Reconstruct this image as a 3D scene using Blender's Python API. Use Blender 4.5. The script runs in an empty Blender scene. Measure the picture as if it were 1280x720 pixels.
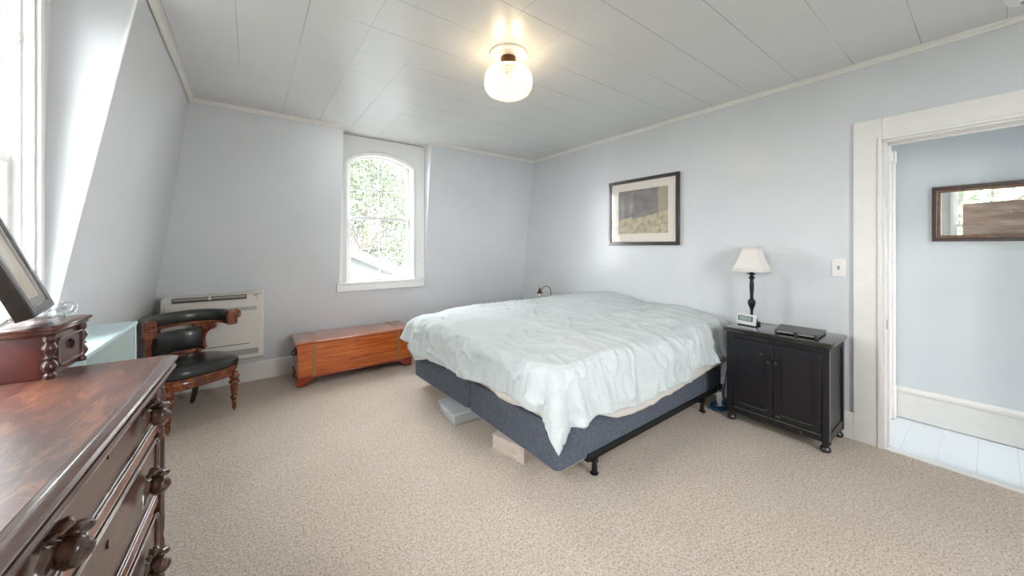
import bpy, bmesh, math, random
from mathutils import Vector, Matrix, noise
random.seed(7)
C = bpy.context.scene.collection
PI = math.pi
sin, cos = math.sin, math.cos

# ------------------------------------------------------------------ helpers
def tag(o, label=None, cat=None, group=None, kind=None):
    if label: o['label'] = label
    if cat: o['category'] = cat
    if group: o['group'] = group
    if kind: o['kind'] = kind
    return o

def thing(name, label, cat, loc=(0, 0, 0), rz=0.0, group=None):
    o = bpy.data.objects.new(name, None); C.objects.link(o)
    o.location = loc; o.rotation_euler = (0, 0, rz); o.empty_display_size = .05
    return tag(o, label, cat, group)

def struct_empty(name, loc=(0, 0, 0), rz=0.0):
    o = bpy.data.objects.new(name, None); C.objects.link(o)
    o.location = loc; o.rotation_euler = (0, 0, rz); o.empty_display_size = .05
    o['kind'] = 'structure'
    return o

class MB:
    def __init__(s, M=None): s.v = []; s.f = []; s.M = M or Matrix.Identity(4)
    def add(s, vs, fs, M=None):
        n = len(s.v); T = s.M @ M if M is not None else s.M
        s.v += [tuple(T @ Vector(p)) for p in vs]
        s.f += [tuple(n + i for i in f) for f in fs]
        return s
    def box(s, x0, x1, y0, y1, z0, z1, M=None):
        return s.add([(x, y, z) for x in (x0, x1) for y in (y0, y1) for z in (z0, z1)],
                     [(0, 1, 3, 2), (4, 6, 7, 5), (0, 4, 5, 1), (2, 3, 7, 6), (0, 2, 6, 4), (1, 5, 7, 3)], M)
    def prism(s, poly, a, b, axis='y', M=None):
        n = len(poly)
        def mk(p, t):
            return {'x': (t, p[0], p[1]), 'y': (p[0], t, p[1]), 'z': (p[0], p[1], t)}[axis]
        vs = [mk(p, a) for p in poly] + [mk(p, b) for p in poly]
        fs = [tuple(range(n)), tuple(range(2*n-1, n-1, -1))] + [(i, (i+1) % n, n+(i+1) % n, n+i) for i in range(n)]
        return s.add(vs, fs, M)
    def lathe(s, prof, seg=24, c=(0, 0, 0), M=None, flute=None):
        vs = []; fs = []
        for (r, z) in prof:
            for k in range(seg):
                a = 2*PI*k/seg; rr = r
                if flute: rr = r*(1+flute[1]*cos(flute[0]*a))
                vs.append((c[0]+rr*cos(a), c[1]+rr*sin(a), c[2]+z))
        for i in range(len(prof)-1):
            for k in range(seg):
                fs.append((i*seg+k, i*seg+(k+1) % seg, (i+1)*seg+(k+1) % seg, (i+1)*seg+k))
        fs.append(tuple(range(seg-1, -1, -1))); fs.append(tuple((len(prof)-1)*seg+k for k in range(seg)))
        return s.add(vs, fs, M)
    def tube(s, pts, r, seg=10, closed=False, M=None, flat=None, up=None):
        P = [Vector(p) for p in pts]; n = len(P); vs = []; fs = []
        R = r if isinstance(r, (list, tuple)) else [r]*n
        prev = None
        for i in range(n):
            a = P[(i-1) % n] if (closed or i > 0) else P[i]
            b = P[(i+1) % n] if (closed or i < n-1) else P[i]
            t = (b-a).normalized()
            if up is not None: nn = Vector(up)
            elif prev is None: nn = Vector((0, 0, 1)) if abs(t.z) < .9 else Vector((1, 0, 0))
            else: nn = prev
            nn = (nn - t*nn.dot(t)).normalized(); prev = nn; bb = t.cross(nn)
            for k in range(seg):
                th = 2*PI*k/seg
                vs.append(tuple(P[i] + nn*R[i]*cos(th)*(flat[0] if flat else 1) + bb*R[i]*sin(th)*(flat[1] if flat else 1)))
        m = n if closed else n-1
        for i in range(m):
            j = (i+1) % n
            for k in range(seg):
                fs.append((i*seg+k, i*seg+(k+1) % seg, j*seg+(k+1) % seg, j*seg+k))
        if not closed:
            fs.append(tuple(range(seg-1, -1, -1))); fs.append(tuple((n-1)*seg+k for k in range(seg)))
        return s.add(vs, fs, M)
    def sweep(s, path, sec, M=None, cap=True):
        """path: list of (x,y,z) in plan; sec: list of (outward, up) closed loop"""
        P = [Vector(p) for p in path]; n = len(P); m = len(sec); vs = []; fs = []
        for i in range(n):
            t = (P[min(i+1, n-1)]-P[max(i-1, 0)]); t.z = 0; t.normalize()
            o = Vector((t.y, -t.x, 0))
            for (u, w) in sec: vs.append(tuple(P[i]+o*u+Vector((0, 0, w))))
        for i in range(n-1):
            for k in range(m): fs.append((i*m+k, i*m+(k+1) % m, (i+1)*m+(k+1) % m, (i+1)*m+k))
        if cap: fs.append(tuple(range(m-1, -1, -1))); fs.append(tuple((n-1)*m+k for k in range(m)))
        return s.add(vs, fs, M)
    def slab(s, prof, x0, x1, y0, y1, ch=0.0, M=None):
        """moulded slab: prof = [(inset, z)] bottom to top, chamfered corners"""
        vs = []; n = 8
        for (i, z) in prof:
            a, b, c, d = x0+i, x1-i, y0+i, y1-i; h = max(ch, .0005)
            vs += [(a+h, c, z), (b-h, c, z), (b, c+h, z), (b, d-h, z), (b-h, d, z), (a+h, d, z), (a, d-h, z), (a, c+h, z)]
        fs = [tuple(range(n-1, -1, -1)), tuple((len(prof)-1)*n+k for k in range(n))]
        for i in range(len(prof)-1):
            for k in range(n): fs.append((i*n+k, i*n+(k+1) % n, (i+1)*n+(k+1) % n, (i+1)*n+k))
        return s.add(vs, fs, M)
    def ball(s, c, r, sx=1, sy=1, sz=1, nu=16, nv=10, M=None, flute=None):
        prof = [(max(1e-4, sin(PI*i/nv)), -cos(PI*i/nv)) for i in range(nv+1)]
        vs = []; fs = []
        for (q, z) in prof:
            for k in range(nu):
                a = 2*PI*k/nu; rr = q*(1+(flute[1]*cos(flute[0]*a) if flute else 0))
                vs.append((c[0]+r*sx*rr*cos(a), c[1]+r*sy*rr*sin(a), c[2]+r*sz*z))
        for i in range(nv):
            for k in range(nu): fs.append((i*nu+k, i*nu+(k+1) % nu, (i+1)*nu+(k+1) % nu, (i+1)*nu+k))
        return s.add(vs, fs, M)
    def ring(s, outer, inner, a, b, axis='x', M=None):
        """frame between two loops of equal count, extruded a..b"""
        n = len(outer)
        def mk(p, t): return {'x': (t, p[0], p[1]), 'y': (p[0], t, p[1]), 'z': (p[0], p[1], t)}[axis]
        vs = [mk(p, a) for p in outer]+[mk(p, a) for p in inner]+[mk(p, b) for p in outer]+[mk(p, b) for p in inner]
        fs = []
        for i in range(n):
            j = (i+1) % n
            fs += [(i, j, n+j, n+i), (2*n+i, 3*n+i, 3*n+j, 2*n+j), (i, 2*n+i, 2*n+j, j), (n+i, n+j, 3*n+j, 3*n+i)]
        return s.add(vs, fs, M)
    def build(s, name, mat, parent=None, bevel=0, seg=2, smooth=True, ang=35, recalc=True):
        me = bpy.data.meshes.new(name); me.from_pydata(s.v, [], s.f)
        bm = bmesh.new(); bm.from_mesh(me)
        if recalc: bmesh.ops.recalc_face_normals(bm, faces=bm.faces)
        bm.to_mesh(me); bm.free()
        if smooth:
            me.polygons.foreach_set('use_smooth', [True]*len(me.polygons))
            me.set_sharp_from_angle(angle=math.radians(ang))
        me.materials.append(mat)
        o = bpy.data.objects.new(name, me); C.objects.link(o)
        if parent is not None: o.parent = parent
        if bevel:
            b = o.modifiers.new('bevel', 'BEVEL'); b.width = bevel; b.segments = seg; b.limit_method = 'ANGLE'; b.angle_limit = math.radians(40); b.harden_normals = False
        return o

def T(x=0, y=0, z=0, rz=0, rx=0, ry=0):
    return Matrix.Translation((x, y, z)) @ Matrix.Rotation(rz, 4, 'Z') @ Matrix.Rotation(ry, 4, 'Y') @ Matrix.Rotation(rx, 4, 'X')

def sm(prof, k=4):
    """smooth a turned profile by Catmull-Rom"""
    P = [prof[0]]+list(prof)+[prof[-1]]; out = []
    for i in range(1, len(P)-2):
        for j in range(k):
            t_ = j/k; a_ = []
            for c_ in (0, 1):
                p0, p1, p2, p3 = P[i-1][c_], P[i][c_], P[i+1][c_], P[i+2][c_]
                a_.append(.5*(2*p1+(p2-p0)*t_+(2*p0-5*p1+4*p2-p3)*t_*t_+(3*p1-p0-3*p2+p3)*t_**3))
            out.append((max(.001, a_[0]), a_[1]))
    out.append(prof[-1]); return out

def cmr(P, k=5):
    P = [P[0]]+list(P)+[P[-1]]; out = []
    for i in range(1, len(P)-2):
        for j in range(k):
            t_ = j/k
            out.append(tuple(.5*(2*P[i][c]+(P[i+1][c]-P[i-1][c])*t_+(2*P[i-1][c]-5*P[i][c]+4*P[i+1][c]-P[i+2][c])*t_*t_+(3*P[i][c]-P[i-1][c]-3*P[i+1][c]+P[i+2][c])*t_**3) for c in range(3)))
    out.append(tuple(P[-1])); return out

def rrect(x0, x1, y0, y1, r, n=6):
    out = []
    for (cx, cy, a0) in ((x1-r, y1-r, 0), (x0+r, y1-r, PI/2), (x0+r, y0+r, PI), (x1-r, y0+r, 1.5*PI)):
        for k in range(n+1):
            a = a0+PI/2*k/n; out.append((cx+r*cos(a), cy+r*sin(a)))
    return out

# ------------------------------------------------------------------ materials
class NT:
    def __init__(s, name):
        s.m = bpy.data.materials.new(name); s.m.use_nodes = True
        s.t = s.m.node_tree; s.b = s.t.nodes['Principled BSDF']; s.out = s.t.nodes['Material Output']
        s.tc = s.t.nodes.new('ShaderNodeTexCoord')
    def n(s, typ, **kw):
        nd = s.t.nodes.new(typ)
        for k, v in kw.items():
            if k in nd.inputs.keys(): nd.inputs[k].default_value = v
            else: setattr(nd, k, v)
        return nd
    def l(s, a, b): s.t.links.new(a, b)
    def map(s, scale=(1, 1, 1), rot=(0, 0, 0), src='Object'):
        mp = s.n('ShaderNodeMapping'); mp.inputs['Scale'].default_value = scale; mp.inputs['Rotation'].default_value = rot
        s.l(s.tc.outputs[src], mp.inputs[0]); return mp.outputs[0]
    def noise(s, vec, scale, detail=4, rough=.55, dist=0.0):
        nd = s.n('ShaderNodeTexNoise'); nd.inputs['Scale'].default_value = scale; nd.inputs['Detail'].default_value = detail
        nd.inputs['Roughness'].default_value = rough; nd.inputs['Distortion'].default_value = dist
        s.l(vec, nd.inputs['Vector']); return nd.outputs[0]
    def ramp(s, fac, stops):
        nd = s.n('ShaderNodeValToRGB'); e = nd.color_ramp.elements
        while len(e) < len(stops): e.new(.5)
        for i, (p, c) in enumerate(stops):
            e[i].position = p; e[i].color = (c[0], c[1], c[2], 1)
        s.l(fac, nd.inputs[0]); return nd.outputs[0]
    def bump(s, h, strength=.3, dist=.01):
        nd = s.n('ShaderNodeBump'); nd.inputs['Strength'].default_value = strength; nd.inputs['Distance'].default_value = dist
        s.l(h, nd.inputs['Height']); s.l(nd.outputs[0], s.b.inputs['Normal']); return nd
    def mix(s, fac, a, b, mode='MIX'):
        nd = s.n('ShaderNodeMix', data_type='RGBA', blend_type=mode)
        if isinstance(fac, float): nd.inputs[0].default_value = fac
        else: s.l(fac, nd.inputs[0])
        for v, i in ((a, 6), (b, 7)):
            if isinstance(v, tuple): nd.inputs[i].default_value = (v[0], v[1], v[2], 1)
            else: s.l(v, nd.inputs[i])
        return nd.outputs[2]
    def math(s, op, a, b=None):
        nd = s.n('ShaderNodeMath', operation=op)
        for v, i in ((a, 0), (b, 1)):
            if v is None: continue
            if isinstance(v, (int, float)): nd.inputs[i].default_value = v
            else: s.l(v, nd.inputs[i])
        return nd.outputs[0]
    def col(s, c): 
        if isinstance(c, tuple): s.b.inputs['Base Color'].default_value = (c[0], c[1], c[2], 1)
        else: s.l(c, s.b.inputs['Base Color'])

def plain(name, c, rough=.5, metal=0, spec=.5, var=0.0, scale=20, bump=0.0, bscale=60, coat=0):
    k = NT(name); k.b.inputs['Roughness'].default_value = rough; k.b.inputs['Metallic'].default_value = metal
    k.b.inputs['Specular IOR Level'].default_value = spec
    if coat: k.b.inputs['Coat Weight'].default_value = coat; k.b.inputs['Coat Roughness'].default_value = .08
    v = k.map()
    if var:
        f = k.noise(v, scale)
        k.col(k.ramp(f, [(.3, tuple(q*(1-var) for q in c)), (.7, tuple(min(1, q*(1+var)) for q in c))]))
    else: k.col(c)
    if bump: k.bump(k.noise(v, bscale), bump, .004)
    return k.m

def wood(name, dark, mid, light, scale=(2, 22, 22), rough=.3, coat=.4, dist=1.5, bump=.05, knots=False):
    k = NT(name); v = k.map(scale)
    f = k.noise(v, 1.6, 8, .62, dist)
    c = k.ramp(f, [(.28, dark), (.5, mid), (.72, light)])
    if knots:
        vo = k.n('ShaderNodeTexVoronoi'); vo.inputs['Scale'].default_value = 6.5
        k.l(k.map((1, 1, 1.9)), vo.inputs['Vector'])
        kn = k.ramp(vo.outputs[0], [(.0, (1, 1, 1)), (.16, (0, 0, 0))])
        rg = k.n('ShaderNodeRGBToBW'); k.l(kn, rg.inputs[0])
        c = k.mix(k.math('MULTIPLY', rg.outputs[0], .75), c, dark)
    k.col(c); k.b.inputs['Roughness'].default_value = rough
    k.b.inputs['Coat Weight'].default_value = coat; k.b.inputs['Coat Roughness'].default_value = .15
    k.bump(f, bump, .004)
    return k.m

def wall_mat(name, c):
    k = NT(name); v = k.map((1, 1, 1), src='Object')
    f = k.noise(v, 2.2, 5)
    k.col(k.ramp(f, [(.3, tuple(q*.965 for q in c)), (.7, tuple(q*1.02 for q in c))]))
    k.b.inputs['Roughness'].default_value = .26; k.b.inputs['Specular IOR Level'].default_value = .5
    k.bump(k.noise(k.map((1, 1, 1)), 38, 4), .06, .004)
    return k.m

WALL = wall_mat('wall paint', (.665, .68, .702))
HALLW = wall_mat('hall paint', (.67, .705, .725))
WHITE = plain('white trim paint', (.80, .775, .74), .35, var=.02, bump=.03)
SASHW = plain('window trim paint', (.85, .85, .84), .32, var=.015, bump=.02)

def ceiling_mat():
    k = NT('painted ceiling tiles'); sp = k.n('ShaderNodeSeparateXYZ'); k.l(k.tc.outputs['Object'], sp.inputs[0])
    def seam(out, off, w):
        a = k.math('DIVIDE', k.math('ADD', out, off), .3085)
        fr = k.math('FRACT', a)
        d = k.math('ABSOLUTE', k.math('SUBTRACT', fr, .5))
        s_ = k.math('GREATER_THAN', d, .5-w/.3085)
        return s_, k.math('FLOOR', a)
    sx, ix = seam(sp.outputs[0], -.25+.3085*20, .0022)
    sy, iy = seam(sp.outputs[1], -.2605+.3085*20, .0022)
    # strengths vary from joint to joint
    cb = k.n('ShaderNodeCombineXYZ'); k.l(ix, cb.inputs[0]); k.l(iy, cb.inputs[1])
    wn = k.n('ShaderNodeTexWhiteNoise', noise_dimensions='3D'); k.l(cb.outputs[0], wn.inputs[0])
    nx = k.noise(k.map((1.3, .5, 1)), 1.3, 2); ny = k.noise(k.map((.5, 1.3, 1)), 1.9, 2)
    rx = k.n('ShaderNodeMapRange'); rx.inputs[1].default_value = .36; rx.inputs[2].default_value = .60; k.l(nx, rx.inputs[0])
    ry = k.n('ShaderNodeMapRange'); ry.inputs[1].default_value = .34; ry.inputs[2].default_value = .56; k.l(ny, ry.inputs[0])
    mx = k.math('MULTIPLY', sx, rx.outputs[0]); my = k.math('MULTIPLY', sy, ry.outputs[0])
    gx = k.n('ShaderNodeMapRange'); gx.inputs[1].default_value = .7; gx.inputs[2].default_value = 1.9; gx.inputs[3].default_value = 1.0; gx.inputs[4].default_value = .12; k.l(sp.outputs[0], gx.inputs[0])  # seam shadow painted over the joints, fading toward the right wall
    gy = k.n('ShaderNodeMapRange'); gy.inputs[1].default_value = .05; gy.inputs[2].default_value = .7; gy.inputs[3].default_value = .0; gy.inputs[4].default_value = 1.0; k.l(sp.outputs[0], gy.inputs[0])  # painted seam shadow on the other joints fades toward the left wall
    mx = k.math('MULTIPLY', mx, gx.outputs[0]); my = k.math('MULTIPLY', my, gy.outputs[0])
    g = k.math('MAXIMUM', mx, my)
    base = k.mix(k.noise(k.map((1, 1, 1)), 1.7, 3), (.71, .71, .705), (.75, .75, .745))
    tint = k.mix(k.math('MULTIPLY', wn.outputs[0], .15), base, (.70, .70, .695))
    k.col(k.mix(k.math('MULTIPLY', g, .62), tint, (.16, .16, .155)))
    k.b.inputs['Roughness'].default_value = .3; k.b.inputs['Specular IOR Level'].default_value = .5
    inv = k.math('SUBTRACT', 1.0, g)
    h = k.math('ADD', inv, k.math('MULTIPLY', k.noise(k.map((1, 1, 1)), 3.0, 3), .6))
    k.bump(h, .25, .006)
    return k.m
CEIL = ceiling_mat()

def carpet_mat():
    k = NT('beige cut pile carpet'); v = k.map((1, 1, 1))
    f1 = k.noise(v, 270, 2, .6); f2 = k.noise(v, 100, 3, .75); f3 = k.noise(v, 3.2, 5, .6, .4); f4 = k.noise(v, 42, 3, .7)
    c = k.ramp(f2, [(.38, (.25, .165, .11)), (.46, (.68, .55, .445)), (.56, (.97, .86, .75))])
    c = k.mix(k.math('MULTIPLY', f1, .55), c, k.ramp(f1, [(.39, (.28, .195, .14)), (.56, (.98, .88, .775))]))
    c = k.mix(.35, c, k.ramp(f4, [(.35, (.54, .43, .34)), (.65, (.86, .745, .64))]))
    c = k.mix(.5, c, k.ramp(f3, [(.3, (.86, .84, .82)), (.7, (1.0, 1.0, 1.0))]), 'MULTIPLY')
    k.col(c); k.b.inputs['Roughness'].default_value = 1.0; k.b.inputs['Specular IOR Level'].default_value = .1
    h = k.math('ADD', k.math('MULTIPLY', f2, 1.0), k.math('MULTIPLY', f1, .5))
    k.bump(h, .9, .012)
    k.b.inputs['Sheen Weight'].default_value = .15
    return k.m
CARPET = carpet_mat()

def dresser_top_mat():
    k = NT('worn mahogany top'); v = k.map((7, 1.6, 7), (0, 0, -.25))
    f = k.noise(v, 2.2, 9, .68, 1.2); w = k.noise(k.map((8, 2.4, 3), (0, 0, -.5)), 2.6, 10, .78, .8)
    c = k.ramp(f, [(.3, (.045, .015, .013)), (.5, (.115, .042, .032)), (.72, (.20, .085, .058))])
    m = k.ramp(w, [(.50, (0, 0, 0)), (.60, (1, 1, 1))]); bw = k.n('ShaderNodeRGBToBW'); k.l(m, bw.inputs[0])
    c = k.mix(k.math('MULTIPLY', bw.outputs[0], .75), c, (.34, .135, .065))
    k.col(c); k.b.inputs['Roughness'].default_value = .36
    k.b.inputs['Coat Weight'].default_value = .40; k.b.inputs['Coat Roughness'].default_value = .32
    k.bump(w, .12, .003)
    return k.m
DTOP = dresser_top_mat()
MAHOG = wood('dark mahogany', (.022, .006, .006), (.062, .017, .013), (.115, .036, .022), (14, 3, 14), .3, .6, 1.2)
MAHOGF = wood('mahogany drawer veneer', (.045, .014, .011), (.09, .030, .022), (.14, .052, .036), (14, 2.5, 14), .3, .5, 1.0)
MOULD = wood('polished mahogany moulding', (.085, .045, .04), (.125, .07, .06), (.18, .105, .09), (12, 3, 12), .13, 1.0, .5, .0)
BURL = wood('red burl veneer', (.08, .016, .008), (.26, .065, .022), (.46, .16, .055), (60, 40, 60), .28, .6, 2.5)
CARVED = wood('carved walnut', (.022, .009, .006), (.062, .026, .016), (.12, .052, .03), (18, 18, 18), .26, .8, .5, .02)
CHAIRW = wood('mahogany chair frame', (.045, .009, .004), (.17, .038, .010), (.36, .10, .026), (9, 9, 4), .25, .7, 1.2)
CEDAR = wood('cedar front boards', (.22, .028, .004), (.54, .115, .012), (.72, .21, .028), (2.0, 12, 30), .26, .6, .5, .03, True)
CEDART = wood('cedar lid boards', (.30, .075, .030), (.46, .14, .060), (.58, .21, .10), (1.6, 22, 10), .2, .8, .5)
CEDARB = wood('red cedar base', (.14, .012, .004), (.27, .032, .008), (.40, .065, .016), (3, 20, 20), .25, .6, 1)
STRAPM = wood('worn copper band', (.30, .10, .022), (.42, .155, .035), (.50, .22, .06), (30, 30, 30), .3, .4, 2)
def leather_mat():
    k = NT('black leather'); v = k.map()
    k.col(k.ramp(k.noise(v, 6, 5), [(.3, (.012, .013, .013)), (.7, (.035, .038, .036))]))
    k.b.inputs['Roughness'].default_value = .28; k.b.inputs['Coat Weight'].default_value = .3; k.b.inputs['Coat Roughness'].default_value = .2
    k.bump(k.noise(v, 140, 3), .12, .002); return k.m
LEATHER = leather_mat()
def black_paint():
    k = NT('worn black paint'); v = k.map()
    w = k.noise(v, 30, 8, .75); big = k.noise(v, 5, 3)
    m = k.ramp(k.math('MULTIPLY', w, k.math('ADD', big, .38)), [(.605, (0, 0, 0)), (.65, (1, 1, 1))]); bw = k.n('ShaderNodeRGBToBW'); k.l(m, bw.inputs[0])
    k.col(k.mix(bw.outputs[0], (.0080, .0078, .0115), (.16, .14, .12)))
    k.b.inputs['Roughness'].default_value = .34; k.bump(k.noise(k.map((30, 30, 4)), 3), .08, .002); return k.m
BLACKP = black_paint()
BLACKT = plain('glossy black top', (.030, .026, .024), .24, var=.2, coat=.8)
WORN = plain('rubbed paint edge', (.33, .29, .24), .6, var=.5, scale=70)
BLACKM = plain('black metal', (.012, .012, .013), .4, .3)
BLACKPL = plain('black plastic', (.02, .02, .021), .42)
def fabric(name, a, b, scale=(260, 260, 40), bump=.4):
    k = NT(name); f = k.noise(k.map(scale), 1.0, 4, .7); g = k.noise(k.map((40, 40, 260)), 1, 3)
    k.col(k.mix(.3, k.ramp(f, [(.35, a), (.65, b)]), k.ramp(g, [(.35, a), (.65, b)])))
    k.b.inputs['Roughness'].default_value = .95; k.b.inputs['Specular IOR Level'].default_value = .15
    k.bump(f, bump, .003); return k.m
GREYF = fabric('heather blue grey upholstery', (.055, .066, .088), (.175, .195, .235))
SHEET = fabric('off white cotton', (.66, .62, .57), (.72, .68, .63), (500, 500, 500), .08)
def duvet_mat():
    k = NT('pale aqua cotton'); v = k.map()
    f = k.noise(v, 2.6, 5, .6, .6); g = k.noise(v, 9, 5, .6, 1.0)
    c = k.ramp(f, [(.3, (.53, .59, .59)), (.55, (.60, .645, .645)), (.75, (.65, .675, .68))])
    c = k.mix(.35, c, k.ramp(g, [(.35, (.54, .61, .61)), (.65, (.65, .68, .69))]))
    k.col(c); k.b.inputs['Roughness'].default_value = .8; k.b.inputs['Sheen Weight'].default_value = .2
    k.b.inputs['Specular IOR Level'].default_value = .2
    h1 = k.noise(k.map((1, 1, 1)), 14, 5, .62, 1.3); h2 = k.noise(k.map((3, 1, 1)), 26, 4, .6, 1.5)
    k.bump(k.math('ADD', h1, k.math('MULTIPLY', h2, .5)), .45, .018); return k.m
DUVET = duvet_mat()
PLATEW = plain('white plastic', (.80, .78, .76), .3)
HEATW = plain('cream white appliance plastic', (.70, .66, .60), .35, var=.01)
HEATG = plain('dark grey louver', (.08, .075, .065), .45)
HEATL = plain('pale grey grille', (.34, .33, .30), .45)
BLUET = plain('pale aqua painted wood', (.50, .64, .66), .4, var=.03, bump=.05)
BLUES = plain('grey green painted panel', (.30, .39, .37), .5, var=.04)
SHADE = plain('ivory lamp shade linen', (.74, .70, .66), .85, bump=.1, bscale=300)
BRASS = plain('aged brass', (.30, .17, .07), .35, 1.0, var=.2, scale=12)
BROWNM = plain('brown enamel fitter', (.10, .045, .02), .3, .6)
STEEL = plain('brushed steel', (.55, .55, .56), .28, 1.0)
CLOCKW = plain('silver clock plastic', (.70, .72, .73), .35)
LCD = plain('green grey display', (.34, .42, .38), .2)
LCDD = plain('display digits', (.10, .13, .12), .3)
FRAMEB = wood('dark brown picture frame', (.012, .008, .006), (.026, .017, .013), (.05, .033, .026), (20, 20, 20), .3, .6)
FRAMES = plain('dark pewter frame', (.11, .10, .105), .25, .5, var=.3, scale=9, coat=.5)
FRAMEG = plain('grey frame lip', (.40, .39, .38), .3, .3)
MATB = plain('cream mat board', (.80, .73, .66), .7)
PAPERC = wood('faded print', (.44, .38, .31), (.58, .51, .41), (.66, .60, .50), (4, 4, 4), .5, .3, .5, 0)
BLUEC = plain('blue cable jacket', (.012, .07, .19), .35)
PALEWD = wood('whitewashed wood', (.50, .40, .34), (.66, .56, .49), (.76, .68, .62), (20, 3, 20), .6, 0, 1)
DARKWD = plain('dark cardboard', (.05, .025, .018), .7)

def glass_pane(name, rough=.0, tint=(1, 1, 1), refl=.06, haze=0):
    k = NT(name); t = k.t; t.nodes.remove(k.b)
    tr = k.n('ShaderNodeBsdfTransparent'); tr.inputs[0].default_value = (*tint, 1)
    gl = k.n('ShaderNodeBsdfGlossy'); gl.inputs['Roughness'].default_value = rough
    lw_ = k.n('ShaderNodeLayerWeight'); lw_.inputs[0].default_value = .5
    mx = k.n('ShaderNodeMixShader')
    f = k.math('ADD', k.math('MULTIPLY', k.math('POWER', lw_.outputs[1], 5.0), .8), refl*.6)
    k.l(f, mx.inputs[0]); k.l(tr.outputs[0], mx.inputs[1]); k.l(gl.outputs[0], mx.inputs[2])
    if haze:
        tl = k.n('ShaderNodeBsdfTranslucent'); tl.inputs[0].default_value = (.95, .97, .95, 1)
        m2 = k.n('ShaderNodeMixShader'); m2.inputs[0].default_value = haze
        k.l(mx.outputs[0], m2.inputs[1]); k.l(tl.outputs[0], m2.inputs[2]); k.l(m2.outputs[0], k.out.inputs[0])
    else: k.l(mx.outputs[0], k.out.inputs[0])
    return k.m
PANE = glass_pane('window glass', tint=(.95, .955, .95), haze=.015)
PGLASS = glass_pane('picture glass')
def pressed_glass():
    k = NT('pressed glass shade'); t = k.t; t.nodes.remove(k.b)
    tr = k.n('ShaderNodeBsdfTransparent'); tr.inputs[0].default_value = (1, .99, .96, 1)
    tl = k.n('ShaderNodeBsdfTranslucent'); tl.inputs[0].default_value = (1, .96, .88, 1)
    gl = k.n('ShaderNodeBsdfGlossy'); gl.inputs['Roughness'].default_value = .12
    vo = k.n('ShaderNodeTexVoronoi'); vo.inputs['Scale'].default_value = 85; k.l(k.tc.outputs['Object'], vo.inputs['Vector'])
    bp = k.n('ShaderNodeBump'); bp.inputs['Strength'].default_value = .9; bp.inputs['Distance'].default_value = .01
    k.l(vo.outputs[0], bp.inputs['Height'])
    for q in (tl, gl): k.l(bp.outputs[0], q.inputs['Normal'])
    a = k.n('ShaderNodeMixShader'); b = k.n('ShaderNodeMixShader'); b.inputs[0].default_value = .20
    mr = k.n('ShaderNodeMapRange'); mr.inputs[1].default_value = .1; mr.inputs[2].default_value = .6; mr.inputs[3].default_value = .34; mr.inputs[4].default_value = .03
    k.l(vo.outputs[0], mr.inputs[0]); k.l(mr.outputs[0], a.inputs[0])
    k.l(tr.outputs[0], a.inputs[1]); k.l(tl.outputs[0], a.inputs[2])
    k.l(a.outputs[0], b.inputs[1]); k.l(gl.outputs[0], b.inputs[2]); k.l(b.outputs[0], k.out.inputs[0]); return k.m
PRESSED = pressed_glass()
def clear_plastic():
    k = NT('cloudy clear plastic'); t = k.t; t.nodes.remove(k.b)
    tr = k.n('ShaderNodeBsdfTransparent'); tr.inputs[0].default_value = (.9, .93, .94, 1)
    df = k.n('ShaderNodeBsdfPrincipled'); df.inputs['Base Color'].default_value = (.86, .88, .90, 1); df.inputs['Roughness'].default_value = .25
    mx = k.n('ShaderNodeMixShader'); mx.inputs[0].default_value = .55
    k.l(tr.outputs[0], mx.inputs[1]); k.l(df.outputs[0], mx.inputs[2]); k.l(mx.outputs[0], k.out.inputs[0]); return k.m
CLEARP = clear_plastic()
def emis(name, c, s):
    k = NT(name); k.b.inputs['Emission Color'].default_value = (*c, 1); k.b.inputs['Emission Strength'].default_value = s; k.col((1, 1, 1)); return k.m
BULB = emis('warm lit bulb', (1, .78, .50), 80)
MIRROR = plain('silvered mirror', (.86, .88, .87), .02, 1.0)
def print_mat():
    k = NT('brown sepia banner print'); v = k.map((1, 2, 16))
    f = k.noise(v, 2.2, 5, .6)
    k.col(k.ramp(f, [(.3, (.20, .14, .11)), (.5, (.33, .24, .19)), (.68, (.50, .38, .30))])); k.b.inputs['Roughness'].default_value = .3; return k.m
BANNER = print_mat()
def hall_floor_mat():
    k = NT('white painted floorboards'); sp = k.n('ShaderNodeSeparateXYZ'); k.l(k.tc.outputs['Object'], sp.inputs[0])
    fr = k.math('FRACT', k.math('DIVIDE', k.math('ADD', sp.outputs[1], 10.02), .155))
    s_ = k.math('GREATER_THAN', k.math('ABSOLUTE', k.math('SUBTRACT', fr, .5)), .488)
    k.col(k.mix(k.math('MULTIPLY', s_, .35), (.68, .73, .76), (.36, .39, .40))); k.b.inputs['Roughness'].default_value = .25
    k.bump(k.math('SUBTRACT', 1.0, s_), .3, .003); return k.m
HALLF = hall_floor_mat()
LEAF = plain('green maple leaves', (.095, .130, .065), .6, var=.35, scale=.8)  # dark green base colour with random variation
BARK = plain('tree bark', (.10, .07, .05), .9, var=.3, scale=8, bump=.5, bscale=20)
SIDING = plain('white clapboard', (.13, .135, .145), .6, var=.03)
ROOFM = plain('grey roof shingles', (.07, .07, .072), .9, var=.25, scale=14)
GRASS = plain('lawn', (.07, .08, .06), 1, var=.3, scale=.7)
BLACKW = plain('dark artwork ink', (.10, .09, .085), .6)

# ------------------------------------------------------------------ room shell
CH = 2.605                       # ceiling height
XR = 3.396                       # right wall
def yb(z): return 4.42-.142*z    # back mansard wall
def xl(z): return -.78+.142*z    # left mansard wall
YR = -1.35                       # rear wall

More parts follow.
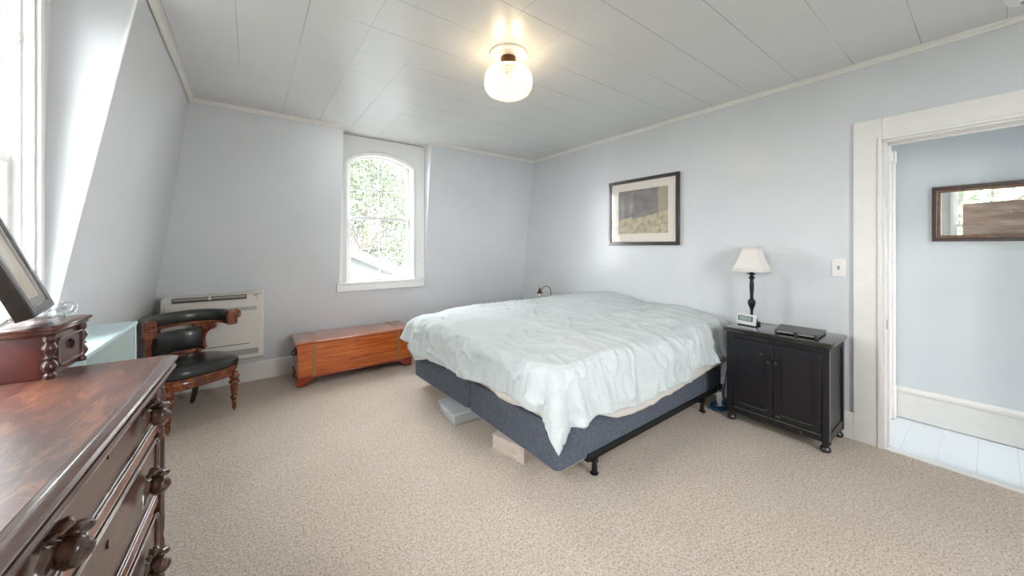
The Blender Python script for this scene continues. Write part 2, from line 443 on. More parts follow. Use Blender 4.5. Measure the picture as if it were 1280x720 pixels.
# floor
fl = MB().add([(-1.0, YR-.1, 0), (3.41, YR-.1, 0), (3.41, 4.6, 0), (-1.0, 4.6, 0), (-1.0, YR-.1, -.12), (3.41, YR-.1, -.12), (3.41, 4.6, -.12), (-1.0, 4.6, -.12)],
              [(0, 1, 2, 3), (7, 6, 5, 4), (0, 4, 5, 1), (1, 5, 6, 2), (2, 6, 7, 3), (3, 7, 4, 0)]).build('floor', CARPET, smooth=False)
tag(fl, kind='structure')
tag(MB().box(3.41, 4.30, -3.2, .62, -.12, -.006).build('floor_hall', HALLF, smooth=False), kind='structure')
tag(MB().box(3.385, 3.425, -.45, .433, -.006, .004).build('trim_1', WHITE, bevel=.003), kind='structure')
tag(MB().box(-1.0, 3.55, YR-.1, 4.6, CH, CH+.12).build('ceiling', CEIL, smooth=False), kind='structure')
tag(MB().box(3.55, 4.30, -3.2, .62, CH, CH+.12).build('ceiling_hall', HALLW, smooth=False), kind='structure')

# back wall, with the dormer opening x .79..1.777 from z .90 up
OX0, OX1, OZ = .795, 1.778, .90
b = MB()
def bw(x0, x1, z0, z1):
    b.add([(x0, yb(z0), z0), (x1, yb(z0), z0), (x1, yb(z1), z1), (x0, yb(z1), z1),
           (x0, 4.60, z0), (x1, 4.60, z0), (x1, 4.60, z1), (x0, 4.60, z1)],
          [(0, 1, 2, 3), (7, 6, 5, 4), (0, 4, 5, 1), (1, 5, 6, 2), (2, 6, 7, 3), (3, 7, 4, 0)])
bw(-1.0, OX0, 0, CH); bw(OX1, XR+.02, 0, CH); bw(OX0, OX1, 0, OZ)
tag(b.build('wall_back', WALL, smooth=False), kind='structure')

# left wall, sloped with two dormer openings
b = MB()
def lw(y0a, y1a, z0, z1, y0b=None, y1b=None, xo=-1.0):
    y0b = y0a if y0b is None else y0b; y1b = y1a if y1b is None else y1b   # a: at z0, b: at z1
    b.add([(xl(z0), y0a, z0), (xl(z0), y1a, z0), (xl(z1), y1b, z1), (xl(z1), y0b, z1),
           (xo, y0a, z0), (xo, y1a, z0), (xo, y1b, z1), (xo, y0b, z1)],
          [(0, 1, 2, 3), (7, 6, 5, 4), (0, 4, 5, 1), (1, 5, 6, 2), (2, 6, 7, 3), (3, 7, 4, 0)])
WX = -.66; WLEN = .985; WY1 = 2.33; WY0 = WY1-WLEN; VY0 = -.46; VY1 = VY0+WLEN
lw(YR-.1, 4.6, 0, .86)
lw(YR-.1, VY0, .86, CH); lw(VY1, WY0, .86, CH)
# right of the main window: edge leans with the slope, splayed cheek to the window
z0, z1 = .86, CH; ya, ybb = 2.185, 2.375
b.add([(xl(z0), ya, z0), (xl(z0), 4.6, z0), (xl(z1), 4.6, z1), (xl(z1), ybb, z1), (-.665, WY1, z0), (-.665, WY1, z1), (-1.0, WY1, z0), (-1.0, WY1, z1), (-1.0, 4.6, z0), (-1.0, 4.6, z1)],
      [(0, 1, 2, 3), (4, 0, 3, 5), (6, 4, 5, 7), (8, 6, 7, 9), (1, 8, 9, 2), (3, 2, 9, 7, 5), (0, 4, 6, 8, 1)])
tag(b.build('wall_left', WALL, smooth=False), kind='structure')
# white corner bead along the dormer edge
e0 = Vector((xl(1.0)+.002, ya+(ybb-ya)*(1.0-z0)/(z1-z0), 1.0)); e1 = Vector((xl(CH)+.002, ybb, CH))
tag(MB().tube([e0, e1], .006, 8).build('trim_2', SASHW), kind='structure')

# right wall with doorway
b = MB()
D0, D1, DH = -.45, .433, 2.05
b.box(XR, 3.55, D1, 4.6, 0, CH); b.box(XR, 3.55, YR-.1, D0, 0, CH); b.box(XR, 3.55, D0, D1, DH, CH)
tag(b.build('wall_right', WALL, smooth=False), kind='structure')
b = MB(); RW = (1.25,)
zo = .90
b.box(-1.0, 3.55, YR-.12, YR, 0, zo); b.box(-1.0, RW[0], YR-.12, YR, zo, CH); b.box(RW[0]+.985, 3.55, YR-.12, YR, zo, CH)
tag(b.build('wall_rear', WALL, smooth=False), kind='structure')
# hall
tag(MB().box(4.15, 4.30, -3.2, .62, 0, CH).build('wall_hall', HALLW, smooth=False), kind='structure')
tag(MB().box(3.55, 4.15, .475, .62, 0, CH).build('wall_hall_end', HALLW, smooth=False), kind='structure')
b = MB(); b.box(3.43, 3.55, -3.2, YR-.12, 0, CH)
b.box(3.55, 4.15, -3.32, -3.2, 0, .5)  # unseen far end left open above to bring in extra daylight
tag(b.build('wall_hall_side', HALLW, smooth=False), kind='structure')
# hall baseboard with cap
b = MB(); b.prism([(4.15, 0), (4.125, 0), (4.125, .19), (4.13, .195), (4.13, .2), (4.118, .205), (4.118, .222), (4.128, .235), (4.15, .24)], -3.2, .475, 'y')
tag(b.build('baseboard_hall', WHITE, smooth=False), kind='structure')
# hall end casing
b = MB(); b.box(3.66, 3.735, .462, .475, 0, 2.06); b.box(3.735, 4.04, .468, .475, 0, 2.0); b.box(4.04, 4.105, .452, .475, 0, 2.0)
b.box(4.03, 4.115, .447, .475, 2.0, 2.09); b.box(3.70, 4.03, .455, .475, 2.0, 2.07); b.box(4.035, 4.11, .448, .475, 0, .25)
tag(b.build('door_2', WHITE, bevel=.003), kind='structure')

# baseboards
b = MB()
def bb(x0, x1):
    h = .19
    b.prism([(4.44, 0), (4.395, 0), (4.395-.13*h, h-.01), (4.40-.13*h, h), (4.44-.13*h, h)], x0, x1, 'x')
bb(-.8, XR)
tag(b.build('baseboard_back', WHITE, smooth=False), kind='structure')
tag(MB().box(XR-.018, XR, .57, 4.4, 0, .185).build('baseboard_right', WHITE, bevel=.003), kind='structure')
tag(MB().prism([(-.80, 0), (-.755, 0), (-.755+.027, .18), (-.735, .19), (-.76, .19)], YR, 4.4, 'y').build('baseboard_left', WHITE, smooth=False), kind='structure')

# crown moulding
def crown(name, pts):
    sec = [(0, 0), (0, -.032), (.008, -.032), (.010, -.022), (.020, -.014), (.022, -.006), (.03, -.005), (.03, 0)]
    tag(MB().sweep(pts, sec).build(name, WHITE, ang=20), kind='structure')
crown('trim_3', [(XR, 4.05, CH), (XR, YR, CH)])
crown('trim_4', [(OX1, yb(CH), CH), (XR, yb(CH), CH)])
crown('trim_5', [(-.41, yb(CH), CH), (OX0, yb(CH), CH)])
crown('trim_6', [(-.41, 2.375, CH), (-.41, yb(CH)+.01, CH)])

# door casing
d = struct_empty('door_1')
b = MB(); ca = .141
b.box(XR-.02, XR, D1, D1+ca, 0, DH+.15); b.box(XR-.02, XR, D0-ca, D0, 0, DH+.15); b.box(XR-.02, XR, D0, D1, DH, DH+.15)
b.build('casing', WHITE, d, bevel=.003)
b = MB()
for (y0, y1, zt) in ((D1-.0, D1+.022, DH+.022), (D0-.022, D0, DH+.022)): b.box(XR-.03, XR-.02, y0, y1, 0, zt)
b.box(XR-.03, XR-.02, D0, D1, DH, DH+.022)
b.build('inner_bead', WHITE, d, bevel=.004)
b = MB()
b.box(XR-.012, 3.56, D1-.012, D1+.0, 0, DH); b.box(XR-.012, 3.56, D0, D0+.012, 0, DH); b.box(XR-.012, 3.56, D0, D1, DH-.012, DH)
b.box(3.47, 3.50, D1-.024, D1-.012, 0, DH-.012); b.box(3.47, 3.50, D0, D1, DH-.024, DH-.012)
b.build('jamb', WHITE, d, bevel=.002)
tag(MB().prism(rrect(3.428, 3.455, .79, .85, .006, 3), D1-.016, D1-.012, 'y').build('strike_plate', STEEL, d), 'small steel latch strike plate')

# ------------------------------------------------------------------ windows
def arcp(cx, hw, zs, rise, n=16):
    R = (hw*hw+rise*rise)/(2*rise); zc = zs+rise-R; a = math.asin(hw/R)
    return [(cx+R*sin(-a+2*a*k/n), zc+R*cos(-a+2*a*k/n)) for k in range(n+1)]
def make_window(name, loc, rz, rect_top=CH):
    w = struct_empty(name, loc, rz)
    W = WLEN; a, c = .09, .825; cx = (a+c)/2; hw = (c-a)/2; zs, rise = 2.30, .105; zb = .945
    # face board with arched hole, thick to the outside
    b = MB(); y0, y1 = 0.0, .18
    b.box(0, a, y0, y1, zb-.06, CH-.012); b.box(c, W, y0, y1, zb-.06, CH-.012); b.box(a, c, y0+.0, y1, zb-.06, zb-.02)
    arc = arcp(cx, hw, zs, rise)
    for k in range(len(arc)-1):
        (xa, za), (xb, zb_) = arc[k], arc[k+1]
        b.prism([(xa, za), (xb, zb_), (xb, CH-.012), (xa, CH-.012)], y0, y1, 'y')
    b.build('casing', SASHW, w, smooth=False)
    # raised arched moulding
    for (off, r_, nm) in ((.022, .011, 'arch_moulding'), (.046, .007, 'outer_bead')):
        pts = [(a-off, -.004, zb)] + [(x, -.004, z) for x, z in arcp(cx, hw+off, zs+.01, rise+off*.75, 20)] + [(c+off, -.004, zb)]
        MB().tube(pts, r_, 8, up=(0, 1, 0)).build(nm, SASHW, w)
    # sill and apron
    MB().box(-.03, W-.01, -.045, .14, zb-.03, zb-.005).build('window_sill', SASHW, w, bevel=.005)
    MB().box(-.03, W-.01, -.025, .02, zb-.105, zb-.03).build('apron', SASHW, w, bevel=.004)
    # sashes
    def sash(nm, zlo, zhi, y0, y1, arched, zm, a=a+.0008, c=c-.0008):
        b = MB(); s_ = .04
        top = arcp(cx, hw, zs, rise, 16) if arched else None
        if arched:
            b.box(a, a+s_, y0, y1, zlo, zs); b.box(c-s_, c, y0, y1, zlo, zs)
            ti = arcp(cx, hw-s_, zs-.008, rise-.008, 16)
            for k in range(16):
                b.prism([ti[k], ti[k+1], top[k+1], top[k]], y0, y1, 'y')
        else:
            b.box(a, a+s_, y0, y1, zlo, zhi); b.box(c-s_, c, y0, y1, zlo, zhi); b.box(a+s_, c-s_, y0, y1, zhi-.035, zhi)
        b.box(a+s_, c-s_, y0, y1, zlo, zlo+(.035 if arched else .05))
        f = b.build(nm, SASHW, w, smooth=False)
        b = MB(); ym = (y0+y1)/2
        ztop = zs+rise-s_ if arched else zhi-.03
        b.box(cx-.008, cx+.008, ym-.012, ym+.012, zlo+.03, ztop); b.box(a+s_, c-s_, ym-.012, ym+.012, zm-.007, zm+.007)
        b.build('muntin', SASHW, f, smooth=False)
        MB().box(a+.02, c-.02, ym-.002, ym+.002, zlo+.02, (zs+.06) if arched else zhi-.02).build('pane', PANE, f, smooth=False)
        if arched:
            b = MB(); ti = arcp(cx, hw-s_+.01, zs+.0, rise-.006, 12)
            b.prism([(a+s_-.01, zs-.0)]+ti+[(c-s_+.01, zs)], ym-.0015, ym+.0015, 'y')
        return f
    sash('upper_sash', 1.655, 2.4, .088, .122, True, 1.998)
    sash('lower_sash', zb-.005, 1.685, .050, .086, False, 1.305)
    lk = MB().box(cx+.03, cx+.075, .052, .085, 1.685, 1.693); lk.tube([(cx+.035, .07, 1.70), (cx+.09, .05, 1.706)], .005, 6)
    lk.build('sash_lock', plain('aged nickel', (.3, .3, .29), .35, .9), w)
    # parting stops
    b = MB()
    for x0, x1 in ((a, a+.012), (c-.012, c)): b.box(x0, x1, .030, .050, zb, zs)
    b.build('stop', SASHW, w, smooth=False)
    return w
w1 = make_window('window_1', (OX0, 4.278, 0), 0)
w2 = make_window('window_2', (WX, WY0, 0), PI/2)
w3 = make_window('window_3', (WX, VY0, 0), PI/2)
w4 = make_window('added_fill_window', (RW[0]+.985, YR, 0), PI)  # unseen window added behind the camera to brighten the room
MB().tube([(.815, .046, 2.16), (.813, .034, 2.15), (.812, .030, 2.12), (.815, .040, 2.09)], .004, 6).build('sash_hook', STEEL, w2)
# dormer cheeks for the back window and the sides of the left dormers are the wall thickness itself

# portals let the sky light in
def portal(loc, rot, sx, sy):
    L = bpy.data.lights.new('sky_portal', 'AREA'); L.shape = 'RECTANGLE'; L.size = sx; L.size_y = sy
    o = bpy.data.objects.new('sky_portal', L); C.objects.link(o); o.location = loc; o.rotation_euler = rot
    L.cycles.is_portal = True
portal((OX0+.46, 4.52, 1.65), (-PI/2, 0, 0), .8, 1.5)
portal((-.88, WY0+.46, 1.65), (0, -PI/2, 0), 1.5, .8)
portal((-.88, VY0+.46, 1.65), (0, -PI/2, 0), 1.5, .8)
for x_ in RW: portal((x_+.49, YR-.25, 1.65), (PI/2, 0, 0), .8, 1.5)
portal((3.85, -3.3, 1.55), (PI/2, 0, 0), .6, 2.0)

# ------------------------------------------------------------------ ceiling lamp
LX, LY = 1.36, 1.88
t = thing('ceiling_lamp', 'round pressed glass flush ceiling light with two lit bulbs and a brown fitter', 'ceiling light', (LX, LY, CH))
MB().lathe([(.125, 0), (.125, -.006), (.118, -.014), (.09, -.018), (.085, -.024), (.05, -.028)], 48).build('ceiling_plate', WHITE, t)
MB().lathe([(.046, -.02), (.05, -.026), (.052, -.085), (.058, -.09), (.058, -.104), (.04, -.107)], 32).build('fitter', BROWNM, t)
gp = [(.050, -.098), (.080, -.101), (.112, -.108), (.138, -.122), (.153, -.146), (.158, -.175), (.158, -.205), (.152, -.232), (.135, -.258), (.105, -.276), (.06, -.287), (.02, -.290)]
MB().lathe(gp+[(q-.003 if q > .03 else q, z+.003) for q, z in reversed(gp)], 64).build('glass_shade', PRESSED, t)
for s in (-1, 1):
    MB().ball((s*.055*.8, s*-.055*.6, -.155), .024, sz=1.3).build('bulb', BULB, t)
    MB().lathe([(.014, -.095), (.016, -.13)], 12, (s*.035, -s*.026, 0)).build('socket', PLATEW, t)
# smoke detector
t = thing('smoke_detector', 'round white smoke detector on the ceiling near the doorway', 'smoke detector', (3.105, -.105, CH))
MB().lathe([(.065, 0), (.066, -.018), (.055, -.034), (.03, -.040), (.004, -.04)], 40).build('housing', PLATEW, t)
MB().lathe([(.02, -.038), (.02, -.044), (.002, -.045)], 20).build('test_button', HEATL, t)

# ------------------------------------------------------------------ framed picture on right wall
def pic(x): return XR-x
t = thing('framed_picture', 'dark framed print with cream mat hanging above the bed', 'picture', (XR, 2.237, 1.716))
y0, y1, z0, z1 = -.422, .422, -.361, .361
b = MB(); r4 = lambda i: [(y0+i, z0+i), (y1-i, z0+i), (y1-i, z1-i), (y0+i, z1-i)]
b.ring(r4(0), r4(.036), -.028, -.002, 'x'); b.ring(r4(.004), r4(.026), -.034, -.028, 'x')
b.build('frame', FRAMEB, t, bevel=.002)
MB().ring(r4(.028), [(y0+.12, z0+.125), (y1-.13, z0+.125), (y1-.13, z1-.12), (y0+.12, z1-.12)], -.016, -.010, 'x').build('mat_board', MATB, t, smooth=False)
def art_mat():
    k = NT('muted abstract print'); sp = k.n('ShaderNodeSeparateXYZ'); k.l(k.tc.outputs['Object'], sp.inputs[0])
    n_ = k.noise(k.map((1, 3, 5)), 2.2, 5, .6, .6)
    edge = k.math('ADD', sp.outputs[2], k.math('MULTIPLY', n_, .10))
    slope = k.math('ADD', edge, k.math('MULTIPLY', sp.outputs[1], .12))
    m = k.math('GREATER_THAN', slope, .0)
    up = k.ramp(n_, [(.3, (.17, .155, .15)), (.7, (.33, .30, .285))])
    lo = k.ramp(k.noise(k.map((1, 6, 6)), 3, 6), [(.3, (.34, .27, .17)), (.6, (.60, .52, .38))])
    c = k.mix(m, lo, up)
    rt = k.math('LESS_THAN', sp.outputs[1], -.19)
    c = k.mix(k.math('MULTIPLY', rt, k.math('MULTIPLY', m, .8)), c, (.47, .40, .27))
    k.col(c); k.b.inputs['Roughness'].default_value = .6; return k.m
MB().box(-.009, -.006, y0+.11, y1-.11, z0+.11, z1-.11).build('print', art_mat(), t, smooth=False)
MB().box(-.0205, -.019, y0+.03, y1-.03, z0+.03, z1-.03).build('glass', PGLASS, t, smooth=False)

# light switch
t = thing('light_switch', 'white light switch plate on the wall beside the door casing', 'light switch', (XR, .6535, 1.1915))
MB().box(-.007, 0, -.0365, .0365, -.065, .065).build('plate', PLATEW, t, bevel=.003)
b = MB().box(-.010, -.006, -.006, .006, -.014, .014); b.box(-.020, -.008, -.004, .004, 0, .007)
b.build('toggle', HEATL, t, bevel=.0015)

# hall mirror picture
t = thing('framed_mirror', 'long dark brown framed mirror with a brown banner print on the hallway wall', 'mirror', (4.15, -.43, 1.584))
y0, y1, z0, z1 = -.70, .70, -.203, .203
r4 = lambda i: [(y0+i, z0+i), (y1-i, z0+i), (y1-i, z1-i), (y0+i, z1-i)]
REDF = wood('reddish brown frame', (.018, .006, .005), (.045, .016, .013), (.085, .034, .024), (20, 20, 20), .3, .6)
MB().ring(r4(0), r4(.026), -.030, -.002, 'x').build('frame', REDF, t, bevel=.004)
MB().ring(r4(.024), r4(.045), -.022, -.004, 'x').build('inner_moulding', wood('brown inner moulding', (.08, .03, .015), (.17, .07, .035), (.26, .12, .06), (20, 20, 20), .3, .6), t, bevel=.003)
MB().box(-.008, -.004, y0+.04, y1-.04, z0+.04, z1-.04).build('mirror_glass', MIRROR, t, smooth=False)
MB().prism([(.555, -.16), (.555, -.022+.0), (-.3, .12), (-.655, .12), (-.655, -.16)][0:0] or [(.555, -.163), (.555, .065), (.0, .085), (-.655, .085), (-.655, -.163)], -.0105, -.0082, 'x').build('banner_print', BANNER, t, smooth=False)
b = MB()
for q in range(3):
    cy = .36-q*.045
    b.tube([(-.0125, cy+.022*cos(a_*.9)+.004*a_, .012+.020*sin(a_*1.3)) for a_ in [i*.45 for i in range(15)]], .0022, 5)
b.build('pale_lettering', plain('faded pink white ink', (.52, .44, .42), .6), t)

# ------------------------------------------------------------------ wall heater
t = thing('wall_heater', 'white floor console air conditioner and heater mounted low on the back wall', 'heater', (0, 4.1, 0))
b = MB()
b.prism(rrect(-.60, .109, .30, .905, .03, 6), .012, .235, 'y'); b.build('case', HEATW, t, bevel=.012, seg=3)
b = MB(); b.prism(rrect(-.575, .085, .315, .835, .012, 4), -.004, .02, 'y'); b.build('front_panel', HEATW, t, bevel=.005)
MB().box(-.055, .109, -.006, .06, .905, .922).build('top_lip', HEATW, t, bevel=.004)
b = MB(); b.box(-.527, -.022, -.0, .014, .858, .900); o = b.build('air_outlet', HEATG, t, bevel=.003)
b = MB(); b.box(-.520, -.03, -.006, .004, .876, .893); b.build('louver', HEATL, o, bevel=.003)
b = MB(); b.box(-.29, -.275, -.009, .004, .872, .897); b.build('louver_hinge', PLATEW, o)
b = MB(); b.box(-.524, .049, -.0065, 0, .752, .786); b.build('upper_grey_band', HEATL, t)  # pale grey band across the front, with slightly paler blocks on it
b = MB()
for i in range(7): b.box(-.52+i*.083, -.445+i*.083, -.008, -.006, .756, .782)
b.build('band_blocks', plain('paler grey band blocks', (.42, .41, .37), .4), t)
b = MB(); b.box(-.56, -.001, -.0065, 0, .444, .450); b.build('panel_seam', HEATG, t)
b = MB(); b.box(-.56, .066, -.006, 0, .345, .398); b.build('lower_grille', HEATL, t)
b = MB(); b.box(.03, .062, .009, .013, .882, .889); b.box(.045, .058, .009, .013, .862, .867); b.build('badge', HEATG, t)
b = MB(); b.box(-.1, .1, .05, .2, .285, .30); b.build('bottom_tray', HEATL, t)

# ------------------------------------------------------------------ cedar chest
t = thing('cedar_chest', 'low reddish cedar blanket chest with bracket feet under the back window', 'chest', (.35, 3.885, 0))
Lc, Dc = 1.125, .445
b = MB(); b.box(.015, Lc-.015, .012, Dc-.01, .085, .402); b.build('body', CEDAR, t, bevel=.003)
b = MB(); b.slab([(.010, .402), (.004, .405), (0, .412), (0, .425), (.004, .431)], 0, Lc, 0, Dc, .003)
b.build('lid', CEDART, t, bevel=0)
b = MB(); b.box(.002, Lc-.002, -.001, Dc, .405, .411)
b = MB(); b.box(0.004, Lc-.004, .0, Dc-.004, .078, .094); b.build('base_moulding', CEDARB, t, bevel=.004)
def bracket(flip):
    pts = [(0, .012), (.0, .085), (.19, .085), (.18, .076), (.15, .073), (.125, .062), (.11, .044), (.095, .036), (.08, .012)]
    return [(Lc-.006-p[0], p[1]) for p in pts] if flip else [(p[0]+.006, p[1]) for p in pts]
for fl_ in (False, True):
    b = MB(); b.prism(bracket(fl_), .004, .024, 'y')
    x0 = .006 if not fl_ else Lc-.026
    b.prism([(.0242, .012), (.0242, .085), (.16, .085), (.12, .05), (.07, .012)], x0, x0+.02, 'x')
    f = b.build('bracket_foot', CEDARB, t, bevel=.002)
    b = MB(); b.lathe([(.012, 0), (.014, .006), (.010, .013)], 12, (x0+.03 if not fl_ else x0-.01, .035, 0)); b.build('caster', BRASS, f)
    b = MB(); b.prism([(Dc-.03, 0), (Dc-.03, .085), (Dc-.12, .085), (Dc-.09, 0)], x0, x0+.02, 'x'); b.build('rear_foot', CEDARB, t)
b = MB(); b.box(.016, Lc-.016, .0112, .013, .232, .2335); b.build('board_seam', CEDARB, t)
for x in (.135, .955):
    b = MB(); b.box(x, x+.04, .0095, .013, .094, .402); b.build('front_band', STRAPM, t)
    b = MB(); b.box(x, x+.04, .003, Dc-.003, .430, .4325); b.build('lid_band', STRAPM, t)
b = MB(); b.lathe([(.008, 0), (.008, .004)], 12, (0, 0, 0), T(.54, .012, .372, rx=PI/2)); b.build('keyhole', BLACKM, t)
b = MB(); b.tube([(.012, .15, .30), (-.012, .16, .285), (-.016, .22, .275), (-.012, .28, .285), (.012, .29, .30)], .006, 8); b.box(.008, .016, .13, .31, .285, .32)
b.build('side_handle', BLACKM, t)

# ------------------------------------------------------------------ captain's chair
t = thing('tub_chair', 'antique mahogany chair with black leather seat and padded wraparound crest rail', 'chair', (-.38, 3.75, 0), math.radians(30))
def cr(u):   # crest centre line, u in -1..1
    a = u*PI*.60
    return (.262*sin(a)/sin(PI*.5) if abs(a) < PI/2 else .262*math.copysign(1, a)*(1-.02*(abs(a)-PI/2)), .215*cos(a)-.0 if abs(a) < PI/2 else -.215*(abs(a)-PI/2)*1.25)
U = [-.95+1.9*i/40 for i in range(41)]
def crz(u): return .765-.02*abs(u)**3
path = [(cr(u)[0], cr(u)[1], crz(u)) for u in U]
sec = [(.040*cos(a)*(1.0 if cos(a) > 0 else .7), 0.050*math.copysign(abs(sin(a))**.75, sin(a))) for a in [2*PI*k/16 for k in range(16)]]
MB().sweep([(p[0], p[1], p[2]) for p in path], sec).build('crest_pad', LEATHER, t)
rp = [(cr(u)[0], cr(u)[1], .709-.012*abs(u)**3) for u in U]
MB().sweep(rp, [(-.024, -.010), (.028, -.010), (.030, .012), (-.024, .012)]).build('crest_rail', CHAIRW, t, bevel=.004)
for s in (-1, 1):
    x, y = cr(.95*s)[0], cr(.95*s)[1]
    b = MB(); b.prism(rrect(x-.036, x+.036, .685, .808, .014, 4), y-.022, y+.004, 'y')
    # volute curling to the outside
    vol = []
    for k in range(26):
        a = k*.42; r = .034*(1-k/30)
        vol.append((x+(.030*s if s > 0 else .004)+s*r*sin(a), y-(.012 if s > 0 else .024), .765+r*cos(a)))
    b.tube(vol, [.012*(1-k/60) for k in range(26)], 8)
    if s > 0: b.tube([(x+s*.03, y+.02, .765), (x+s*.03, y-.026, .765)], .02, 14)
    b.build('arm_scroll', CHAIRW, t, bevel=.002)
SEAT = .36
for s in (-1, 1):
    # upright splat with console bracket that carries the arm
    b = MB(); x, y = s*.135, .195; M = T(x, y, 0, rz=-s*.55)
    b.prism([(-.020, SEAT+.02), (.020, SEAT+.02), (.016, .5), (.020, .6), (.024, .70), (-.024, .70), (-.020, .6), (-.016, .5)], -.014, .014, 'y', M)
    for q in (-.010, 0, .010): b.tube([(q, -.016, SEAT+.03), (q*.7, -.016, .5), (q, -.016, .69)], .004, 6, M=M)
    f = b.build('back_splat', CHAIRW, t, bevel=.002)
    b = MB(); M = T(s*.16, .185, 0, rz=-s*.95 if s > 0 else PI+.95)
    con = [(0, .47), (.03, .475), (.045, .49), (.035, .51), (.03, .56), (.045, .61), (.08, .64), (.105, .645), (.115, .66), (.110, .69), (.12, .70), (0, .70)]
    b.prism(con, -.013, .013, 'y', M)
    for o_ in (.0, -.018): b.tube([(p[0]-.008+o_*.6, -.016, p[1]+.004) for p in con[2:9]], .004, 6, M=M)
    b.build('arm_bracket', CHAIRW, t, bevel=.003)
# padded lumbar roll between the splats
pp = [(cr(u)[0]*.92, cr(u)[1]*.90, .583) for u in [-.36+.72*i/14 for i in range(15)]]
sec = [(.026*cos(a), 0.086*math.copysign(abs(sin(a))**.8, sin(a))) for a in [2*PI*k/18 for k in range(18)]]
MB().sweep(pp, sec).build('back_pad', LEATHER, t)
b = MB(); b.sweep([(p[0], p[1], .478) for p in pp], [(-.014, -.014), (.014, -.014), (.014, .012), (-.014, .012)]); b.build('lower_back_rail', CHAIRW, t, bevel=.003)
# side arm supports over the front legs
for s in (-1, 1):
    b = MB(); b.tube([(s*.235, -.10, .37), (s*.262, -.06, .45), (s*.235, -.0, .52), (s*.25, -.01, .60), (s*.262, -.06, .69)], [.016, .02, .017, .016, .02], 10)
    if s < 0: b.build('arm_support', CHAIRW, t)
def seat_outline(g=0.0, n=40):
    pts = []
    for k in range(n):
        a = 2*PI*k/n; c_, s_ = cos(a), sin(a)
        x = (.262+g)*math.copysign(abs(c_)**.55, c_); y = (.235+g)*math.copysign(abs(s_)**.6, s_)
        if y > 0: x *= 1-.20*(y/.235)**1.5
        else: y *= 1.0+.06*(1-(x/.27)**2)
        pts.append((x, y-.02))
    return pts
b = MB(); vs = []; lay = [(-.006, .385), (.006, .395), (.010, .412), (.004, .435), (-.02, .452), (-.07, .462), (-.14, .466), (-.22, .467)]
n = 40; fs = []
for g, z in lay: vs += [(x, y, z) for x, y in seat_outline(g)]
for i in range(len(lay)-1):
    for k in range(n): fs.append((i*n+k, i*n+(k+1) % n, (i+1)*n+(k+1) % n, (i+1)*n+k))
fs += [tuple(range(n-1, -1, -1)), tuple((len(lay)-1)*n+k for k in range(n))]
b.add(vs, fs); b.build('seat', LEATHER, t)
b = MB(); vs = []; fs = []; lay = [(-.03, .305), (-.012, .305), (-.008, .335), (-.002, .342), (.002, .352), (.0, .362), (.006, .372), (.006, .386), (-.03, .388)]
for g, z in lay: vs += [(x, y, z) for x, y in seat_outline(g)]
for i in range(len(lay)-1):
    for k in range(n): fs.append((i*n+k, i*n+(k+1) % n, (i+1)*n+(k+1) % n, (i+1)*n+k))
fs += [tuple(range(n-1, -1, -1)), tuple((len(lay)-1)*n+k for k in range(n))]
b.add(vs, fs); b.build('seat_rail', CHAIRW, t, ang=25)
turn = [(q_*1.14, z_) for q_, z_ in [(.010, .022), (.013, .03), (.013, .07), (.018, .078), (.014, .086), (.019, .10), (.024, .112), (.018, .122), (.017, .135), (.021, .175), (.024, .205), (.018, .214), (.027, .225), (.032, .238), (.026, .252), (.018, .258), (.026, .268), (.031, .282), (.028, .296), (.022, .304), (.024, .32)]]
for s in (-1, 1):
    l = MB().lathe(sm(turn), 28, (s*.212, -.19, 0)).build('front_leg', CHAIRW, t, ang=80)
    MB().ball((s*.212, -.194, .013), .0128, sx=.6).lathe([(.011, .015), (.011, .03)], 10, (s*.212, -.19, 0)).build('caster', BRASS, l)
    b = MB(); b.tube([(s*.13, .16, .33), (s*.133, .19, .22), (s*.138, .225, .11), (s*.14, .27, .02)], [.027, .024, .021, .017], 8)
    l = b.build('rear_leg', plain('dark leg finish', (.03, .008, .004), .3, coat=.5) if s < 0 else bpy.data.materials['dark leg finish'], t)
    MB().ball((s*.14, .272, .012), .012, sx=.6).build('caster', BRASS, l)

# ------------------------------------------------------------------ pale aqua cabinet behind dresser
t = thing('aqua_cabinet', 'narrow pale aqua painted cabinet standing between the dresser and the chair', 'cabinet', (-.485, 2.70, 0))
b = MB(); b.box(-.155, .006, -.73, .004, .932, .95); b.build('top', BLUET, t, bevel=.003)
b = MB(); b.box(-.15, -.004, -.72, -.018, .06, .932); b.build('side_panel', BLUES, t)
for y_ in (-.018, -.738): MB().box(-.15, .002, y_, y_+.018, .0, .932).build('corner_post', BLUET, t, bevel=.002)
b = MB(); b.box(-.15, .0, -.72, -.018, 0, .06); b.build('plinth', BLUET, t)

# ------------------------------------------------------------------ dresser
RD = -math.radians(2.1)
t = thing('dresser', 'antique carved mahogany dresser with worn red brown top in the left foreground', 'dresser', (-.213, 1.817, 0), RD)
DL = 1.115; DD = .43
prof = [(q_, .95-(.95-z_)*1.12) for q_, z_ in [(.040, .893), (.030, .895), (.012, .900), (.006, .906), (.004, .913), (.007, .920), (.018, .922), (.018, .927), (.006, .929), (.001, .934), (0, .939), (.003, .944), (.012, .947), (.020, .9475), (.022, .949), (.030, .950)]]
b = MB(); b.slab(prof[:], -DD, 0, -DL, 0, .016); b.build('top_moulding', MOULD, t, ang=22)
b = MB(); b.box(-DD+.03, -.030, -DL+.03, -.030, .9494, .9512); b.build('top', DTOP, t)
b = MB(); b.box(-DD+.02, -.058, -DL+.05, -.05, .06, .895); b.build('carcass', MAHOG, t)
b = MB(); b.slab([(0, 0), (0, .085), (.006, .095), (.012, .11), (.022, .115)], -DD+.01, -.02, -DL+.02, -.02, .02); b.build('plinth', MAHOG, t)
